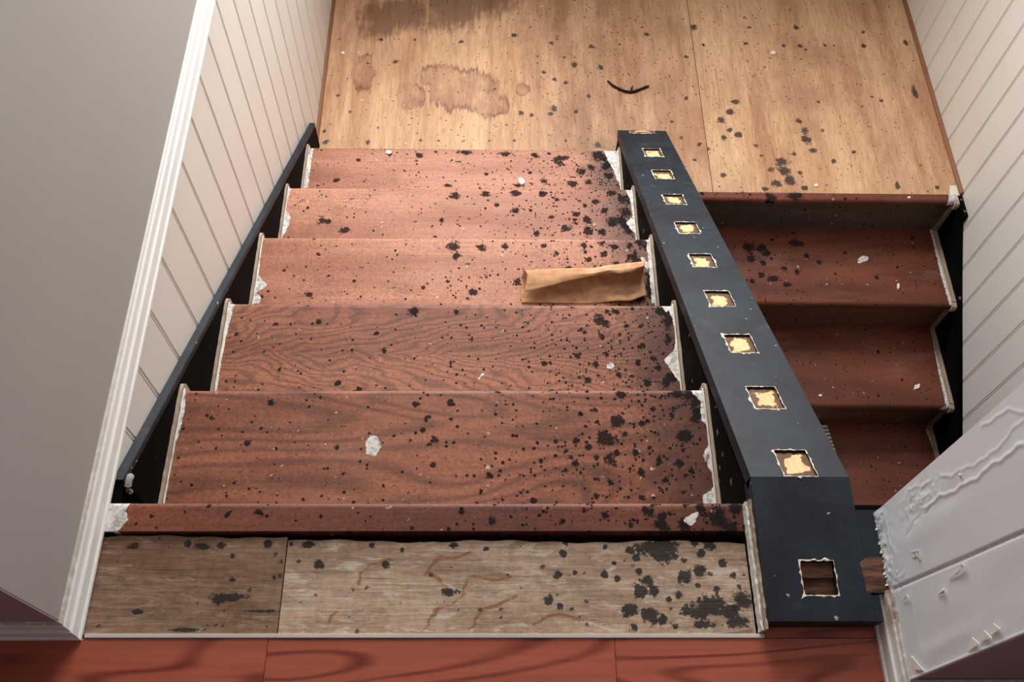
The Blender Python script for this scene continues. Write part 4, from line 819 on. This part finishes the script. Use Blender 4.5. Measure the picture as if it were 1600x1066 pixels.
# lint on the left string
thing('lint_curl', tube([(.003, .030, -.036), (.004, .028, -.022), (.006, .032, -.012), (.007, .041, -.008), (.006, .049, -.014), (.005, .053, -.016)], [.004, .005, .006, .0058, .0065, .003], 8), 'lint', (.004, .04, -.03), 'grey curl of lint stuck on the black string at the top left', 'lint')
# chips of paint and plaster
CH = [
    ('paint_chip', .7026, 1.3966, -5 * R1, .0125, .017, .006, 'white angular paint chip on the lowest tread of the upper flight', .5),
    ('paint_chip', 1.6786, 2.179, ZL, .014, .011, .006, 'white crumbled chip far out on the right plywood sheet', .2),
    ('paint_chip', .0453, 2.1413, ZL, .0085, .010, .004, 'white round chip by the left wall on the landing', 0),
    ('paint_chip', 2.0438, 1.2471, ZL - R2, .0055, .014, .004, 'small pale sliver chip on the top tread of the lower flight', -.3),
    ('paint_chip', 2.1195, .9429, ZL - 2 * R2, .017, .009, .004, 'pale flake on the second tread of the lower flight', .8),
    ('paint_chip', 1.768, .906, ZL - 2 * R2, .007, .006, .004, 'tiny white crumb beside the capping on the second lower tread', 0),
    ('paint_chip', 1.553, 2.243, ZL, .004, .004, .003, 'tiny white crumb on the right plywood sheet near its far edge', 0),
    ('paint_chip', 1.742, 1.545, ZL, .010, .008, .004, 'white chip on the plywood right at the lower flight nosing', .3),
    ('paint_chip', 2.062, 1.498, ZL, .007, .005, .003, 'white fleck on the red nosing above the lower flight', 0),
    ('paint_chip', .268, 1.512, -5 * R1, .012, .008, .003, 'white double flake at the front edge of the lowest tread of the upper flight', 0),
]
for i, (nm, x, y, z, rx, ry, h, lab, ro) in enumerate(CH):
    thing(nm, chip_mesh(irregular(x, y, rx, ry, 8, i + 11, ro), z, h, .0012, i), 'chip', (x, y, z), lab, 'paint chip')
def sliver(x0, y0, x1, y1, z, wd, lab, mat='chip', nm='splinter'):
    dx, dy = x1 - x0, y1 - y0; L = math.hypot(dx, dy); nx, ny = -dy / L * wd, dx / L * wd
    thing(nm, chip_mesh([(x0 - nx * .4, y0 - ny * .4), ((x0 + x1) / 2 - nx, (y0 + y1) / 2 - ny), (x1 - nx * .5, y1 - ny * .5), (x1 + nx * .4, y1 + ny * .4), ((x0 + x1) / 2 + nx, (y0 + y1) / 2 + ny), (x0 + nx * .2, y0 + ny * .2)], z, .0028, .0006), mat, ((x0 + x1) / 2, (y0 + y1) / 2, z), lab, 'splinter')
sliver(.944, -.2062, 1.0125, -.1975, -.0098, .0022, 'thin pale splinter lying at the right end of the bare board beside the capping', 'strip')
sliver(1.010, .145, 1.018, .165, -R1, .0012, 'thin straw splinter on the right of the top tread', 'strip')
# loose grit and crumbs nobody could count
def grit(name, n, x0, x1, yfun, mat, lab, seed, smin=.0007, smax=.002):
    rr = random.Random(seed); v = []; f = []
    for _ in range(n):
        x = rr.uniform(x0, x1); y, z = yfun(rr, x); s = rr.uniform(smin, smax); b0 = len(v)
        for a in range(4): v.append((x + s * math.cos(a * 1.57 + s * 900) * rr.uniform(.6, 1.2), y + s * math.sin(a * 1.57 + s * 900) * rr.uniform(.6, 1.2), z))
        v.append((x, y, z + s * .9)); f += [(b0, b0 + 1, b0 + 4), (b0 + 1, b0 + 2, b0 + 4), (b0 + 2, b0 + 3, b0 + 4), (b0 + 3, b0, b0 + 4), (b0 + 3, b0 + 2, b0 + 1, b0)]
    thing(name, mesh(v, f), mat, (0.5, .5, 0), lab, 'grit', kind='stuff')
ORD = ('topmost', 'second', 'third', 'fourth', 'lowest')
for k in range(5):
    grit('white_crumbs', 34, .03, 1.0, lambda rr, x: (rr.uniform(NL[k] - .235, NL[k] - .014), -(k + 1) * R1), 'chip', 'white paint crumbs scattered over the %s tread of the upper flight' % ORD[k], 1 + k)
for k in range(1, 4):
    grit('pale_crumbs', 22, 1.3, 2.2, lambda rr, x: (rr.uniform(YL - k * G2 + .018, YL - k * G2 + .27), ZL - k * R2), 'chip', 'pale crumbs on the %s visible tread of the shaded lower flight' % ('upper', 'middle', 'bottom')[k - 1], 20 + k)
grit('landing_grit', 160, .02, 2.22, lambda rr, x: (rr.uniform(1.72, 2.5), ZL), 'dark', 'dark grit scattered over the plywood landing', 4, .001, .0035)
